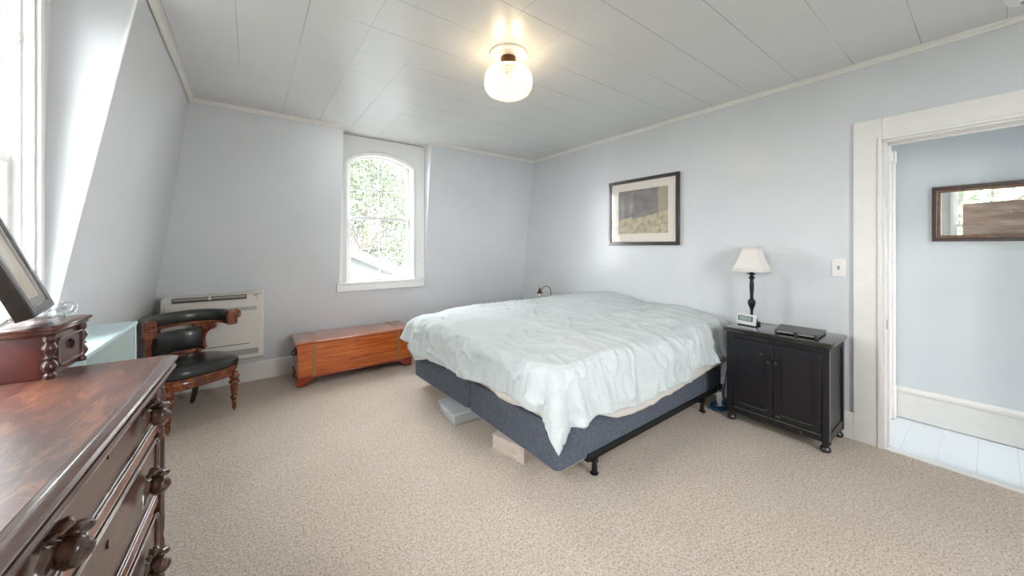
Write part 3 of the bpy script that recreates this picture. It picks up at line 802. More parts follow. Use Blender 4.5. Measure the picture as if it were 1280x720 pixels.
# corner columns, canted with beads
for yy in (-.058, -DL+.058):
    b = MB(); b.box(-.085, -.043, yy-.014, yy+.014, .115, .893)
    b.lathe(sm([(.016, .70), (.018, .72), (.013, .74), (.017, .76), (.021, .80), (.017, .84), (.013, .85), (.019, .865), (.019, .885)]), 24, (-.046, yy, 0))
    b.lathe([(.015, .13), (.015, .30), (.012, .32), (.015, .34), (.015, .66), (.012, .67), (.017, .69)], 12, (-.046, yy, 0), flute=(6, .10))
    b.build('corner_column', MAHOG, t, ang=70)
ya, yb_ = -DL+.085, -.085
for zr in (.717, .466, .214):
    b = MB(); b.box(-.060, -.042, ya-.01, yb_+.01, zr-.016, zr+.016); b.build('rail', BURL, t, bevel=.002)
def carved_pull(parent, y, z):
    M = T(-.036, y, z)
    b = MB(M=M)
    # leaf tails: the long one toward the near end droops, the short one curls up
    for s, ln, dr, wd in ((-1, .070, .045, .022), (1, .045, .012, .017)):
        vs = []; fs = []; m = 9; K = 20
        for k in range(K+1):
            u = k/K; w = wd*max(.02, sin(PI*min(1, u*.90+.10)))**.8*(1+.12*sin(u*20))
            yy = s*(.004+ln*u); zc = .004-dr*u*u; cx_ = .014*(1-u)**.6+.003
            for j in range(m):
                q = -1+2*j/(m-1)
                vs.append((cx_*(1-q*q)**.5+.0025*abs(sin(q*PI*1.5))*(1-u*.6), yy, zc+w*q))
        for k in range(K):
            for j in range(m-1): fs.append((k*m+j, k*m+j+1, (k+1)*m+j+1, (k+1)*m+j))
        b.add(vs, fs)
    # curled leaf tip over the fruit
    b.ball((.016, .004, .034), .014, 1.0, 1.5, .55, 18, 10, M=Matrix.Rotation(.2, 4, 'X'), flute=(5, .10))
    b.ball((.010, -.018, .030), .010, 1.0, 1.4, .6, 14, 8)
    leaf = b.build('drawer_pull', CARVED, parent, ang=70)
    MB(M=M).ball((.027, .014, .016), .021, 1.05, 1.25, .62, 36, 16, M=Matrix.Rotation(-.25, 4, 'X'), flute=(5, .07)).build('carved_fruit', CARVED, leaf, ang=120)
    MB(M=M @ T(.030, -.012, -.012, rx=.5)).ball((0, 0, 0), .026, 1.0, 1.12, .92, 42, 18, M=Matrix.Rotation(PI/2, 4, 'X'), flute=(6, .07)).build('carved_fruit', CARVED, leaf, ang=120)
for di, (zl, zh) in enumerate(((.738, .884), (.492, .696), (.240, .440))):
    rr = rrect(ya+.004, yb_-.004, zl, zh, .045, 8)
    b = MB(); b.prism(rr, -.058, -.044, 'x'); d_ = b.build('drawer', MAHOGF, t, bevel=.002)
    for (i0, i1, xx) in ((.000, .007, -.036), (.008, .012, -.040), (.013, .018, -.038)):
        b = MB(); b.ring(rrect(ya+.004+i0, yb_-.004-i0, zl+i0, zh-i0, .045-i0, 8), rrect(ya+.004+i1, yb_-.004-i1, zl+i1, zh-i1, .045-i1, 8), -.044, xx, 'x')
        b.build('bead_moulding', MOULD, d_, bevel=.0015)
    zc = (zl+zh)/2+.012
    for y in (-.245, -.845): carved_pull(d_, y, zc)
    b = MB(); b.prism([(-.545+.006*cos(a), zc+.02+.011*sin(a)) for a in [2*PI*k/16 for k in range(16)]], -.044, -.0405, 'x')
    b.build('keyhole_escutcheon', CARVED, d_)

# ------------------------------------------------------------------ trinket box on dresser
t = thing('trinket_box', 'dark mahogany handkerchief box with small ring pull drawer on the dresser top', 'box', (-.475, 1.668, .9512), -math.radians(3.2))
BW, BL, BH = .175, .225, .128
b = MB(); b.box(-BW, -.012, .012, BL-.012, 0, BH); b.build('body', wood('deep red mahogany', (.03, .005, .005), (.07, .010, .008), (.11, .02, .014), (8, 8, 3), .35, .4), t, bevel=.002)
b = MB(); b.slab([(.008, BH), (.0, BH+.004), (-.004, BH+.010), (-.002, BH+.016), (-.010, BH+.019), (-.011, BH+.024), (-.006, BH+.029), (.004, BH+.031)], -BW, .006, -.006, BL, .012); b.build('top', MAHOGF, t, ang=60)
b = MB(); b.prism(rrect(.040, BL-.03, .030, .108, .016, 5), -.014, -.002, 'x'); d_ = b.build('drawer', MAHOGF, t, bevel=.002)
b = MB(); b.ring(rrect(.034, BL-.024, .024, .114, .020, 5), rrect(.041, BL-.031, .031, .107, .014, 5), -.012, .004, 'x'); b.build('drawer_moulding', MOULD, d_, bevel=.002)
b = MB(); b.tube([(.003, .118+.008*sin(a), .080+.013*cos(a)) for a in [2*PI*k/18 for k in range(18)]], .0028, 8, closed=True)
b.ball((.0, .118, .092), .005); b.build('ring_pull', BLACKM, d_)
pl = [(.013, 0), (.013, .012), (.009, .018), (.012, .024), (.017, .036), (.013, .050), (.008, .056), (.014, .062), (.009, .068), (.011, .076), (.016, .090), (.012, .104), (.010, .108), (.013, .114), (.013, .128)]
for (x, y) in ((-.008, .010), (-.008, BL-.012)):
    MB().lathe(sm(pl), 28, (x, y, 0)).build('corner_post', MAHOG, t, ang=80)

# acrylic easel and tilted picture frame
ztop = .9512+BH+.031
ty = thing('display_easel', 'clear scrolled plastic display easel standing on the wooden box', 'easel', (-.545, 1.76, ztop), .15)
EAS = glass_pane('clear acrylic', .05, (.86, .88, .88), .22)
for s in (-1, 1):
    y = s*.105
    b = MB(); b.box(-.065, .06, y-.006, y+.006, 0, .008)
    b.tube(cmr([(.055, y, .006), (.075, y, .018), (.078, y, .040), (.060, y, .048), (.050, y, .034), (.060, y, .026)]), .006, 8)
    b.tube(cmr([(-.05, y, .006), (-.02, y, .030), (.02, y, .026), (.055, y, .030)]), .006, 8)
    b.tube([(-.06, y, .006), (-.075, y, .09), (-.10, y, .15)], .006, 8)
    b.build('scroll_foot', EAS, ty)
b = MB(); b.box(-.062, -.05, -.10, .10, .0, .008); b.build('cross_bar', EAS, ty)
tf = thing('tilted_frame', 'deep dark pewter picture frame leaning back on the clear easel', 'picture frame', (-.512, 1.757, ztop+.036), .16)
tf.rotation_euler = (0, -math.radians(20), .16)
FW, FH, FT = .148, .42, .036
r4 = lambda i: [(-FW+i, 0+i), (FW-i, 0+i), (FW-i, FH-i), (-FW+i, FH-i)]
b = MB(); b.ring(r4(0), r4(.012), -FT, 0, 'x'); b.build('outer_frame', FRAMEB, tf, bevel=.0015)
b = MB(); b.ring(r4(.001), r4(.030), -.010, .003, 'x'); b.build('face_moulding', FRAMES, tf, bevel=.004, seg=3)
b = MB(); b.ring(r4(.028), r4(.048), -.014, -.004, 'x'); b.build('inner_lip', FRAMEG, tf, bevel=.002)
b = MB(); b.box(-FT+.002, -.012, -FW+.01, FW-.01, .01, FH-.01); b.build('backing', BLACKW, tf)
b = MB(); b.box(-.0125, -.010, -FW+.04, FW-.04, .04, FH-.04); b.build('print', PAPERC, tf)

# ------------------------------------------------------------------ bed
t = thing('bed', 'king size bed with grey upholstered box springs on a black metal frame', 'bed', (1.344, 1.402, 0), 0)
ZB, ZT = .108, .350
def boxspring(M):
    b = MB(); b.prism(rrect(0, 2.03, 0, .955, .045, 5), ZB, ZT, 'z', M)
    o = b.build('box_spring', GREYF, t, bevel=.012, seg=3)
    b = MB(); b.prism(rrect(.012, 2.01, .012, .943, .04, 4), ZB-.006, ZB+.002, 'z', M); b.build('dust_cover', SHEET, o)
    b = MB(); b.tube([tuple(M @ Vector((x, y, ZT-.012))) for x, y in rrect(-.001, 2.031, -.001, .956, .045, 5)], .005, 6, closed=True); b.build('piping', GREYF, o)
boxspring(T(0, 0, 0, rz=math.radians(.6)))
boxspring(T(-.014, .966, 0, rz=math.radians(3.2)))
Mm = T(.0, .02, 0, rz=math.radians(2.0))
b = MB(); b.prism(rrect(.0, 1.98, .0, 1.87, .10, 8), ZT, .630, 'z', Mm); b.build('mattress', SHEET, t, bevel=.04, seg=4)
Mr = T(0, 0, 0, rz=math.radians(.6))
b = MB()
b.box(.235, 2.0, -.012, -.003, .094, .132, Mr); b.box(.235, 2.0, -.012, .04, .090, .102, Mr)
b.box(.28, .31, .0, 1.9, .068, .092); b.box(1.60, 1.63, .0, 1.9, .068, .092)
b.build('side_rail', BLACKM, t, bevel=.001)
for x in (.30, 1.62):
    for y in (.0, .92, 1.80):
        b = MB(); b.lathe([(.024, 0), (.024, .006), (.017, .010), (.015, .05), (.012, .055), (.012, .090)], 14, (x, y, 0)); b.box(x-.016, x+.016, y-.016, y+.016, .070, .098)
        b.build('leg', BLACKM, t)

# draped cloths
def drape(name, mat, x_head, yn, yf, zt, foot, near, far, R, inset, amp, nu, nv, seed, solid, hump=True, shear=.045):
    """flat cloth mapped over the mattress; foot/near/far give the overhang at a position 0..1"""
    sd = Vector((seed*7.3, seed*3.1, seed*1.7))
    xe = 1.375+inset           # foot edge of the top
    vs = []; fs = []
    Lx = x_head-xe; Wy = yf-yn
    rc = .10
    for i in range(nu+1):
        u = i/nu
        for j in range(nv+1):
            v = j/nv
            # flat coordinates: p = distance from head toward foot, q = across from near edge
            F_ = foot(v); p = u*(Lx+F_)
            Nn, Ff = near(min(1, p/Lx)), far(min(1, p/Lx))
            q = -Nn + v*(Wy+Nn+Ff)
            # rounded-corner rectangle projection
            bx = min(p, Lx-rc); by = min(max(q, rc), Wy-rc)
            dx, dy = p-bx, q-by
            dist = math.hypot(max(0, dx), dy)
            if dx <= 0: nx, ny = 0, (1 if dy > 0 else -1); dist = abs(dy)
            else:
                nx, ny = dx/max(dist, 1e-6), dy/max(dist, 1e-6)
                dist = (dx**3+abs(dy)**3)**(1/3)
            over = dist-rc
            if dist <= 1e-6 or (dx <= 0 and dy == 0): over = -1
            X = x_head-p; Y = yn+q; Z = zt
            wav = 0
            if over > 0:
                ex = bx + nx*rc; ey = by + ny*rc
                th = min(over/R, 1.38)
                h = R*sin(th); dz = R*(1-cos(th))
                rest = over-1.38*R
                if rest > 0: h += rest*.16; dz += rest*.985
                cornerness = abs(nx*ny)*2
                along = (ex if abs(ny) > abs(nx) else ey)
                prog = min(1, over/.35)
                wv = noise.noise(Vector((along*5.2, seed+.3, over*.6)))*.026 + noise.noise(Vector((along*15, seed+5.1, over*1.4)))*.018
                wv *= prog
                ang = math.atan2(ny, max(nx, 1e-6))
                wv += cornerness*prog*.050*(cos(ang*8.5+.6)+.2)
                wv += .055*max(0, ny)*max(0, nx)*2*min(1, over/.15)*(1 if over < .30 else .7)
                h = max(h+wv*amp, .0)
                X = x_head-(ex+nx*h); Y = yn+(ey+ny*h); Z = zt-dz
                wav = wv
                Z += -.006*abs(wv)*0
            # shear of the foot edge like the two box springs
            fx = min(1, max(0, (p/Lx)))
            X -= shear*((Y-yn)/Wy)*fx
            if hump:
                tx, ty_ = X, Y
                w_ = 1.0 if over <= 0 else max(0, 1-over/.22)
                fx_ = 1/(1+math.exp(-(tx-2.62)/.14))
                hb = .105*math.exp(-((ty_-2.62)/.42)**2)*fx_ + .050*math.exp(-((ty_-1.78)/.30)**2)*fx_
                hb += .030*math.exp(-((tx-1.9)/.5)**2-((ty_-2.6)/.6)**2)
                hb -= .03*math.exp(-((tx-1.45)/.25)**2)
                Z += hb*w_
            # wrinkles
            P = Vector((X, Y, Z))
            e = amp
            wp = P+Vector((noise.noise(P*1.7+sd), noise.noise(P*1.7+sd+Vector((9, 2, 4))), 0))*.22
            n1 = noise.noise(Vector((wp.x*1.6, wp.y*5.0, wp.z*3))+sd)
            n2 = noise.noise(Vector((wp.x*6.5, wp.y*3.0, wp.z*4))+sd*2)
            n3 = noise.noise(Vector(((wp.x+wp.y)*8, (wp.x-wp.y)*3.2, wp.z*6))+sd*3)
            rid = lambda q_: (1-abs(q_)*2.2) if abs(q_) < .45 else 0
            n4 = noise.noise(Vector((wp.x*9, wp.y*17, wp.z*9))+sd*4)
            calm = 1.0 if over > .04 else .55
            dsp = calm*(.012*n1*2+.009*n2+.007*n3)+.003*n4 + calm*.020*max(0, rid(n3))**4*max(0, n1+.30) + .014*max(0, rid(n2))**6 + .006*max(0, rid(n4))**4*max(0, n2+.2)
            # bunched creases by the far edge and by the near pillow
            for (cx_, cy_, rad, dirx, diry, k_) in ((2.45, 3.02, .42, .75, .55, 34), (2.05, 2.75, .22, .9, .3, 40), (2.75, 1.55, .36, .35, .9, 30), (2.35, 1.40, .30, .95, .1, 30)):
                rr_ = math.hypot(X-cx_, Y-cy_)/rad
                if rr_ < 1:
                    ph = (X*dirx+Y*diry)*k_+3*noise.noise(Vector((X*4, Y*4, seed)))
                    dsp += .020*(1-rr_)**1.2*(sin(ph)*.5+.5)**3
            if over > 0:
                pg = min(1, over/.12)
                al = noise.noise(Vector((along*11+sd.x, over*1.6, 2.2)))
                a2 = noise.noise(Vector((along*24+sd.y, over*2.2, 7.7)))
                ev = max(0, min(1, .25+1.6*noise.noise(Vector((along*1.9+sd.z, 3.3, over*1.5)))))
                dsp += ev*(pg*(.014*max(0, 1-abs(al)*3.2)**2 + .006*max(0, 1-abs(a2)*3.0)**2) - .006*pg)
                P += Vector((-nx, ny, 0)).normalized()*dsp*e*1.1 + Vector((0, 0, dsp*e*.3))
            else: P.z += dsp*e
            P.x = min(P.x, XR-.012)
            vs.append(tuple(P))
    for i in range(nu):
        for j in range(nv):
            fs.append((i*(nv+1)+j, (i+1)*(nv+1)+j, (i+1)*(nv+1)+j+1, i*(nv+1)+j+1))
    b = MB(); b.v = vs; b.f = fs
    o = b.build(name, mat, ang=180, recalc=False)
    m = o.modifiers.new('thick', 'SOLIDIFY'); m.thickness = solid; m.offset = -1
    return o
def lerp_tab(tab):
    def f(x):
        for (a, fa), (b_, fb) in zip(tab, tab[1:]):
            if x <= b_: return fa+(fb-fa)*(x-a)/(b_-a) if x > a else fa
        return tab[-1][1]
    return f
hemn = lambda s, k, a: a*noise.noise(Vector((s*k, 4.4, k)))
ft = lerp_tab([(0, .33), (.2, .295), (.35, .295), (.6, .355), (.85, .385), (.94, .34), (1, .25)])
nr = lerp_tab([(0, .30), (.25, .335), (.5, .385), (.75, .40), (1, .37)])
dv = drape('duvet', DUVET, 3.375, 1.455, 3.245, .697, lambda v: ft(v)+hemn(v, 6, .03), lambda p: nr(p)+hemn(p, 9, .035), lambda p: .30+hemn(p+3, 6, .04)-.14*max(0, p-.7)/.3, .10, .0, 1.0, 230, 250, 1.0, .012)
tag(dv, 'rumpled pale aqua duvet spread over the bed and hanging over its sides', 'duvet')
fs_ = lerp_tab([(0, .22), (.1, .27), (.2, .285), (.4, .275), (.6, .28), (.78, .345), (.84, .395), (.90, .375), (.95, .28), (1, .2)])
ns = lerp_tab([(0, .33), (.15, .345), (.3, .365), (.45, .385), (.6, .40), (.72, .405), (.8, .375), (.9, .30), (1, .22)])
sh = drape('bed_sheet', SHEET, 3.37, 1.475, 3.235, .645, lambda v: fs_(v)+.012*sin(v*34), lambda p: ns(p)+.010*abs(sin(p*17))-.005, lambda p: .30, .07, .0, .5, 110, 150, 4.0, .004, hump=False)
tag(sh, 'off white scalloped bed sheet hanging below the duvet hem', 'bed sheet')

# things under the bed
t = thing('storage_bin', 'cloudy clear plastic storage bin pushed under the foot of the bed', 'storage bin', (1.215, 2.372, 0), math.radians(-4))
b = MB(); b.add([(0+.012, .012, 0), (.40, .012, 0), (.40, .288, 0), (.012, .288, 0), (0, 0, .085), (.41, 0, .085), (.41, .30, .085), (0, .30, .085)], [(3, 2, 1, 0), (0, 1, 5, 4), (1, 2, 6, 5), (2, 3, 7, 6), (3, 0, 4, 7)])
o = b.build('tub', CLEARP, t, bevel=.012, seg=3); m = o.modifiers.new('s', 'SOLIDIFY'); m.thickness = .003
b = MB(); b.ring(rrect(-.008, .418, -.008, .308, .02, 4), rrect(.004, .406, .004, .296, .015, 4), .080, .090, 'z'); b.build('rim', CLEARP, t, bevel=.002)
b = MB(); b.prism(rrect(-.004, .414, -.004, .304, .02, 4), .0905, .096, 'z'); b.build('lid', CLEARP, t)
b = MB(); b.box(-.016, .0, .09, .21, .066, .086); b.build('handle', CLEARP, t, bevel=.005)
b = MB(); b.box(.06, .34, .05, .24, .006, .07); b.build('contents', plain('folded pale teal cloth', (.50, .62, .62), .9), t, bevel=.02, seg=3)
t = thing('wooden_box', 'whitewashed wooden box under the near foot corner of the bed', 'box', (1.300, 1.975, 0), math.radians(0))
M = Matrix.Rotation(-math.atan2(.259, .066), 4, 'Z')
b = MB(); b.box(0, .262, 0, .3, .008, .092, M); b.build('body', PALEWD, t, bevel=.002)
b = MB(); b.box(-.006, .268, -.006, .306, 0, .010, M); b.build('base', PALEWD, t)
b = MB(); b.box(-.003, .265, -.003, .303, .090, .0985, M); b.build('lid', PALEWD, t, bevel=.002)
t = thing('dark_case', 'small dark case lying on the carpet beneath the bed rail', 'case', (2.48, 1.56, 0), .1)
b = MB(); b.box(-.14, .14, 0, .12, 0, .05); b.build('body', BLACKPL, t, bevel=.01); b = MB(); b.tube([(-.03, -.0, .03), (-.03, -.02, .035), (.03, -.02, .035), (.03, 0, .03)], .004, 6); b.build('handle', BLACKPL, t)
t = thing('cardboard_box', 'dark reddish box stored under the head of the bed', 'box', (2.95, 1.66, 0), 0)
b = MB(); b.box(-.2, .2, 0, .3, 0, .055); b.build('body', plain('dark red card', (.10, .02, .012), .6), t, bevel=.003); b = MB(); b.box(-.205, .205, -.005, .305, .050, .062); b.build('lid', DARKWD, t)

# cables and power strip by the cabinet
b = MB(); pts = []
for k in range(150):
    a = k*.42; pts.append((3.135+(.085+.012*sin(a*.37))*cos(a)+.01*sin(a*.13), 1.345+(.052+.010*cos(a*.29))*sin(a), .010+.022*(k/150)+.006*sin(a*.7)))
b.tube(pts, .0050, 6); b.tube([pts[-1], (3.20, 1.345, .10), (3.23, 1.33, .28), (3.30, 1.33, .42), (3.38, 1.34, .44)], .0045, 6)
tag(b.build('coiled_cable', BLUEC), 'coil of blue cable on the carpet between bed and black cabinet', 'cable')
t = thing('power_adapter', 'white power adapter standing in the coil of blue cable', 'adapter', (3.205, 1.372, 0), .2)
b = MB(); b.box(-.028, .028, -.02, .02, 0, .115); b.build('body', PLATEW, t, bevel=.006); b = MB(); b.tube([(0, 0, .11), (0, 0, .14), (.03, .0, .16), (.1, -.01, .05)], .003, 6); b.build('cord', BLACKPL, t)

# floor reading lamp on far side of bed
t = thing('gooseneck_lamp', 'bronze gooseneck reading lamp behind the far side of the bed', 'lamp', (3.22, 3.6, 0))
b = MB(); b.lathe([(.11, 0), (.11, .012), (.09, .02), (.02, .028)], 32, (.10, 0, 0)); b.build('base', BROWNM, t)
b = MB(); arc = [(.10, 0, .02), (.10, 0, .3), (.10, 0, .60), (.108, 0, .67)]
arc += [(.013+.090*cos(a)*1.0, 0, .715+.085*sin(a)) for a in [(.05+.95*i/14)*PI*.93 for i in range(15)]]
arc += [(-.098+.0, 0, .745-.01)]
arc = [p for p in arc]
b.tube(arc, .0045, 8); b.build('gooseneck', BROWNM, t)
b = MB(); b.lathe([(.006, .045), (.010, .035), (.014, .02), (.022, .0), (.036, -.022), (.040, -.030), (.036, -.030), (.018, -.004), (.004, .01)], 24, (-.098, 0, .742)); b.build('bell_shade', BROWNM, t)
b = MB(); b.ball((-.098, 0, .69), .018, sz=1.2); b.build('bulb', plain('frosted bulb', (.8, .74, .6), .2), t)

# ------------------------------------------------------------------ black cabinet
t = thing('black_cabinet', 'worn black two door cabinet on bun feet beside the bed', 'cabinet', (2.995, .618, 0))
cd, cl_ = .375, .615
b = MB(); b.slab([(.022, .678), (.012, .684), (.004, .690), (.002, .697), (.006, .702), (.002, .706), (0, .712), (.004, .718), (.010, .720)], -.020, .392, -.014, cl_+.022, .003)
b.build('top', BLACKT, t, ang=50)
b = MB(); b.box(.385-.01, .392, .0, cl_, .70, .70+.001)
b = MB(); b.box(.010, cd, .010, cl_-.01, .095, .680); b.build('carcass', BLACKP, t)
b = MB()
for (x, y) in ((0, 0), (0, cl_-.04), (cd-.04, 0), (cd-.04, cl_-.04)): MB().box(x, x+.04, y, y+.04, .062, .680).build('corner_post', BLACKP, t, bevel=.003)
for bx_ in ((.002, .03, .04, cl_-.04, .072, .112), (.002, .03, .04, cl_-.04, .650, .680), (.04, cd-.04, .004, .03, .072, .125), (.04, cd-.04, .004, .03, .645, .680)):
    MB().box(*bx_).build('face_rail', BLACKP, t, bevel=.002)
b = MB()
for zz in (.1115,): b.box(.0005, .003, .045, cl_-.045, zz, zz+.0018)
for (x, y) in ((0.0, 0.0),): b.box(-.0006, .0018, -.0006, .0018, .08, .67)
b.build('rubbed_edge', WORN, t)
ym = cl_/2
for s, (y0, y1) in ((-1, (.043, ym-.002)), (1, (ym+.002, cl_-.043))):
    b = MB(); b.box(-.001, .018, y0, y1, .116, .646); d_ = b.build('door', BLACKP, t, bevel=.0025)
    def arch(i):
        a0, a1, zl, zh = y0+i, y1-i, .116+i+.006, .646-i-.02
        return [(a0, zl), (a1, zl), (a1, zh)]+[(a1-(a1-a0)*k/8, zh+.014*sin(PI*k/8)) for k in range(1, 8)]+[(a0, zh)]
    b = MB(); b.ring(arch(.036), arch(.044), -.0015, -.0055, 'x'); b.build('panel_moulding', BLACKP, d_, bevel=.001)
    b = MB(); b.prism(arch(.052), -.001, -.004, 'x'); b.build('raised_panel', BLACKP, d_, bevel=.002)
    yk = y1-.022 if s < 0 else y0+.022
    b = MB(); b.lathe([(.006, 0), (.006, .008), (.013, .013), (.015, .02), (.012, .026), (.004, .028)], 18, (0, 0, 0), T(-.001, yk, .520, ry=-PI/2)); b.build('knob', BLACKT, d_)
    b = MB(); b.box(-.006, -.0055, y0+.045, y1-.045, .1585, .1602); b.build('scuff', WORN, d_)
for (x, y) in ((.028, .028), (.028, cl_-.028), (cd-.03, .028), (cd-.03, cl_-.028)):
    b = MB(); b.lathe(sm([(.014, 0), (.024, .006), (.030, .016), (.030, .026), (.024, .038), (.016, .043), (.019, .05), (.019, .063)]), 28, (x, y, 0)); b.build('bun_foot', BLACKT, t)

CT = .7201
# table lamp
t = thing('table_lamp', 'turned black table lamp with a square ivory shade on the cabinet', 'lamp', (3.272, 1.158, CT))
b = MB(); b.lathe(sm([(.058, 0), (.060, .010), (.056, .018), (.040, .024), (.030, .034), (.016, .044), (.010, .06), (.010, .10), (.014, .12), (.024, .15), (.028, .172), (.022, .19), (.012, .20), (.016, .207), (.012, .214), (.013, .25), (.016, .30), (.013, .345), (.010, .352), (.018, .362), (.022, .372), (.012, .384), (.014, .392), (.034, .402), (.034, .406), (.013, .410), (.013, .45), (.006, .46), (.006, .60)]), 36)
b.build('turned_base', BLACKM, t, ang=80)
z0, z1, s0, s1 = .425, .618, .108, .048
vs = [(-s0, -s0, z0), (s0, -s0, z0), (s0, s0, z0), (-s0, s0, z0)]
mid = [(-(s0*.52+s1*.48)*.97, z0+.5*(z1-z0))]
def sq(s, z): return [(-s, -s, z), (s, -s, z), (s, s, z), (-s, s, z)]
lv = []; N_ = 6
for k in range(N_+1):
    u = k/N_; s_ = s0+(s1-s0)*u-.006*sin(PI*u); lv += sq(s_, z0+(z1-z0)*u)
b = MB(); b.add(lv, [(k*4+i, k*4+(i+1) % 4, (k+1)*4+(i+1) % 4, (k+1)*4+i) for k in range(N_) for i in range(4)])
o = b.build('lamp_shade', SHADE, t, ang=30, recalc=False); m = o.modifiers.new('s', 'SOLIDIFY'); m.thickness = .003
for z_, s_ in ((z0, s0), (z1, s1)):
    b = MB(); b.ring([(-s_-.002, -s_-.002), (s_+.002, -s_-.002), (s_+.002, s_+.002), (-s_-.002, s_+.002)], [(-s_+.002, -s_+.002), (s_-.002, -s_+.002), (s_-.002, s_-.002), (-s_+.002, s_-.002)], z_-.003, z_+.005, 'z')
    b.build('shade_trim', SHADE, o)
# clock
t = thing('digital_clock', 'small silver digital clock in front of the black table lamp', 'clock', (3.150, 1.158, CT), math.radians(-10))
M = Matrix.Rotation(math.radians(8), 4, 'Y')
b = MB(M=M); b.prism(rrect(-.070, .070, .006, .088, .004, 3), 0, .016, 'x'); b.build('case', CLOCKW, t, bevel=.002)
b = MB(); b.box(.004, .050, -.066, .066, 0, .012); b.box(.016, .045, -.066, .066, .01, .065); b.build('base', BLACKPL, t, bevel=.003)
b = MB(M=M); b.box(-.0015, .0, -.050, .060, .034, .074); d_ = b.build('bezel', BLACKPL, t)
b = MB(M=M); b.box(-.003, -.0012, -.042, .052, .038, .070); b.build('display', LCD, t)
b = MB(M=M)
SEG = {'1': 'bc', '2': 'abged', '5': 'afgcd', '0': 'abcdef'}
b.box(-.0038, -.003, .030, .034, .044, .064); b.box(-.0038, -.003, -.020, -.017, .044, .064); b.box(-.0038, -.003, -.003, .012, .044, .046); b.box(-.0038, -.003, -.003, .012, .062, .064); b.box(-.0038, -.003, -.003, .0, .044, .064)
b.build('digits', plain('faint lcd segments', (.26, .33, .30), .3), t)
b = MB(M=M); b.box(-.001, .0, .03, .06, .016, .019); b.build('small_print', HEATL, t)
# flat black device
t = thing('laptop', 'flat black laptop like device with silver edge lying on the cabinet', 'laptop', (3.04, .688, CT), math.radians(0))
b = MB(); b.prism([(-.0, .0), (.265, .012), (.258, .285), (.008, .243)], .008, .027, 'z'); b.build('body', plain('dark matte shell', (.085, .075, .075), .4, var=.1), t, bevel=.004)
MB().box(-.008, .004, .020, .108, .013, .023).build('silver_strip', STEEL, t); MB().box(-.007, .006, .132, .226, .013, .023).build('silver_strip', STEEL, t)
for y in (.008, .12, .232): MB().lathe([(.010, 0), (.012, .004), (.012, .028), (.010, .031)], 14, (.004, y, 0)).build('rubber_corner', BLACKPL, t)
for y in (.02, .26): MB().lathe([(.010, 0), (.010, .012)], 12, (.24, y, 0)).build('rubber_foot', BLACKPL, t)

# ------------------------------------------------------------------ outside
tag(MB().box(-60, 60, -40, 70, -3.4, -3.3).build('ground', GRASS, smooth=False), kind='structure')
t = thing('neighbour_house', 'white clapboard house gable with grey roof seen through the back window', 'house', (2.25, 11.0, -3.3))
b = MB(); b.prism([(-4.2, 0), (4.2, 0), (4.2, 2.55), (0, 4.45), (-4.2, 2.55)], 0, 5, 'y')
for k in range(24): b.box(-4.22+0*k, 4.22, -.012, 0, k*.105, k*.105+.008)
b.build('gable_wall', SIDING, t, smooth=False)
b = MB()
for s in (-1, 1): b.prism([(0, 4.47), (s*4.6, 2.38), (s*4.6, 2.50), (0, 4.62)], -.35, 5.3, 'y')
b.build('roof', ROOFM, t, smooth=False)
b = MB()
for s in (-1, 1): b.prism([(0, 4.36), (s*4.6, 2.27), (s*4.6, 2.51), (0, 4.63)], -.40, -.34, 'y')
b.build('rake_board', plain('bright fascia', (.34, .35, .36), .5), t, smooth=False)
b = MB(); b.box(-1.1, -.3, -.03, .0, 2.2, 3.4); f = b.build('window_frame', SIDING, t); b = MB(); b.box(-1.03, -.37, -.035, -.028, 2.27, 3.33); b.build('window_pane', HEATL, f)

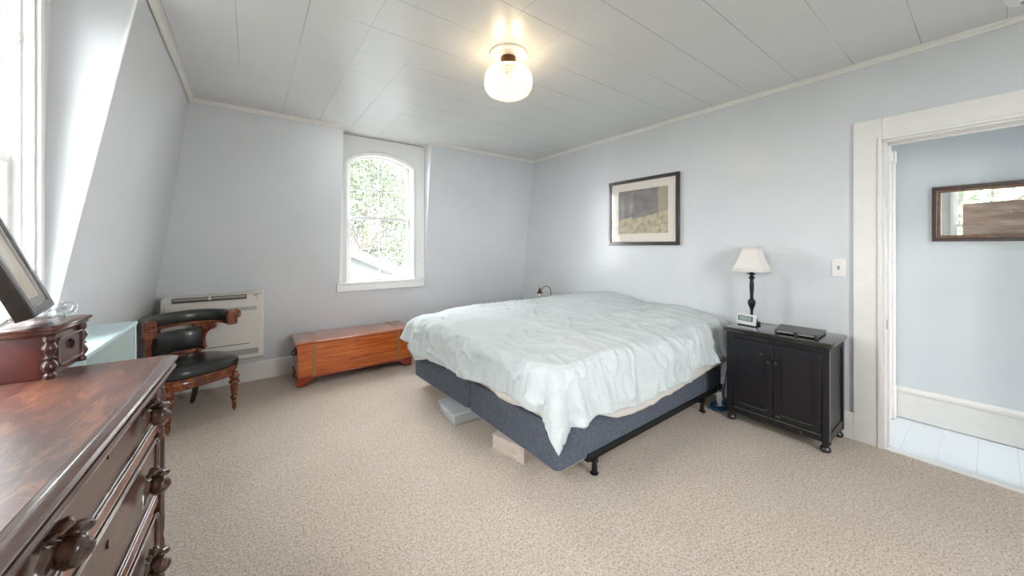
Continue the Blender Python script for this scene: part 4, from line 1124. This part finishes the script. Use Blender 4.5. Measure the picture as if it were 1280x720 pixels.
def tree(name_label, loc, h, rad, n, seed, group=None):
    rnd = random.Random(seed)
    t = thing('tree', name_label, 'tree', loc)
    b = MB(); b.tube([(0, 0, 0), (.1, .05, h*.3), (0, .1, h*.55), (.1, 0, h*.8)], [.28, .22, .15, .05], 9)
    for k in range(5):
        a = k*1.3; b.tube([(0, .05, h*.35+k*.3), (rad*.5*cos(a), rad*.5*sin(a), h*.55+k*.3)], [.1, .03], 6)
    b.build('trunk', BARK, t)
    b = MB(); blobs = []
    for k in range(26):
        a = rnd.uniform(0, 2*PI); zz = rnd.uniform(h*.22, h); rr = rad*(1-((zz-h*.55)/(h*.55))**2)**.5 if abs(zz-h*.55) < h*.55 else 0
        q = rr*rnd.uniform(.3, .8); blobs.append((q*cos(a), q*sin(a), zz, rnd.uniform(.26, .42)*rad))
    vs = []; fs = []
    for k in range(n):
        bx, by, bz, br = rnd.choice(blobs); v = Vector((rnd.gauss(0, 1), rnd.gauss(0, 1), rnd.gauss(0, 1))).normalized()*br*rnd.uniform(.75, 1.05)
        c = Vector((bx, by, bz))+v; s = rnd.uniform(.05, .11)
        d1 = Vector((rnd.gauss(0, 1), rnd.gauss(0, 1), rnd.gauss(0, 1))).normalized(); d2 = d1.cross(Vector((rnd.gauss(0, 1), rnd.gauss(0, 1), rnd.gauss(0, 1)))).normalized()
        i = len(vs); vs += [tuple(c-d1*s), tuple(c-d2*s*.6), tuple(c+d1*s), tuple(c+d2*s*.6)]; fs.append((i, i+1, i+2, i+3))
    b.v = vs; b.f = fs; b.build('foliage', LEAF, t, smooth=False, recalc=False)
tree('leafy green tree left of centre beyond the house, seen through the back window', (1.0, 21.0, -3.3), 12, 4.6, 34000, 1)
tree('leafy green tree right of centre beyond the house, seen through the back window', (9.0, 22.5, -3.3), 12.5, 4.8, 34000, 2)
tree('tall leafy tree behind the other two outside the back window', (6.0, 32.0, -3.3), 17, 6.0, 24000, 3)
tree('low dense tree between the two front trees beyond the house roof', (4.9, 19.6, -3.3), 9, 3.4, 20000, 5)
tree('leafy tree outside the left windows, reflected in the hallway mirror', (-11, .6, -3.3), 11, 5.2, 34000, 4)
tree('tall leafy tree further back outside the left windows', (-21, 3.5, -3.3), 15, 7.5, 34000, 6)

# ------------------------------------------------------------------ light
w = bpy.data.worlds.new('World'); bpy.context.scene.world = w; w.use_nodes = True
bg = w.node_tree.nodes['Background']; bg.inputs[0].default_value = (.95, .97, 1.0, 1); bg.inputs[1].default_value = 17.0

# ------------------------------------------------------------------ camera
cam = bpy.data.cameras.new('Camera'); co = bpy.data.objects.new('Camera', cam); C.objects.link(co)
bpy.context.scene.camera = co
cam.sensor_width = 36; cam.sensor_fit = 'HORIZONTAL'; cam.lens = 36*443.6/1280; cam.shift_x = 0; cam.shift_y = -53/1280
cam.clip_start = .02; cam.clip_end = 200
co.location = (0, 0, 1.35)
head = math.atan2(600, 443.6)
co.rotation_euler = (PI/2, 0, head-PI/2)
vs_ = bpy.context.scene.view_settings
vs_.view_transform = 'Standard'; vs_.look = 'None'; vs_.exposure = 0.88; vs_.gamma = 1; vs_.use_curve_mapping = False
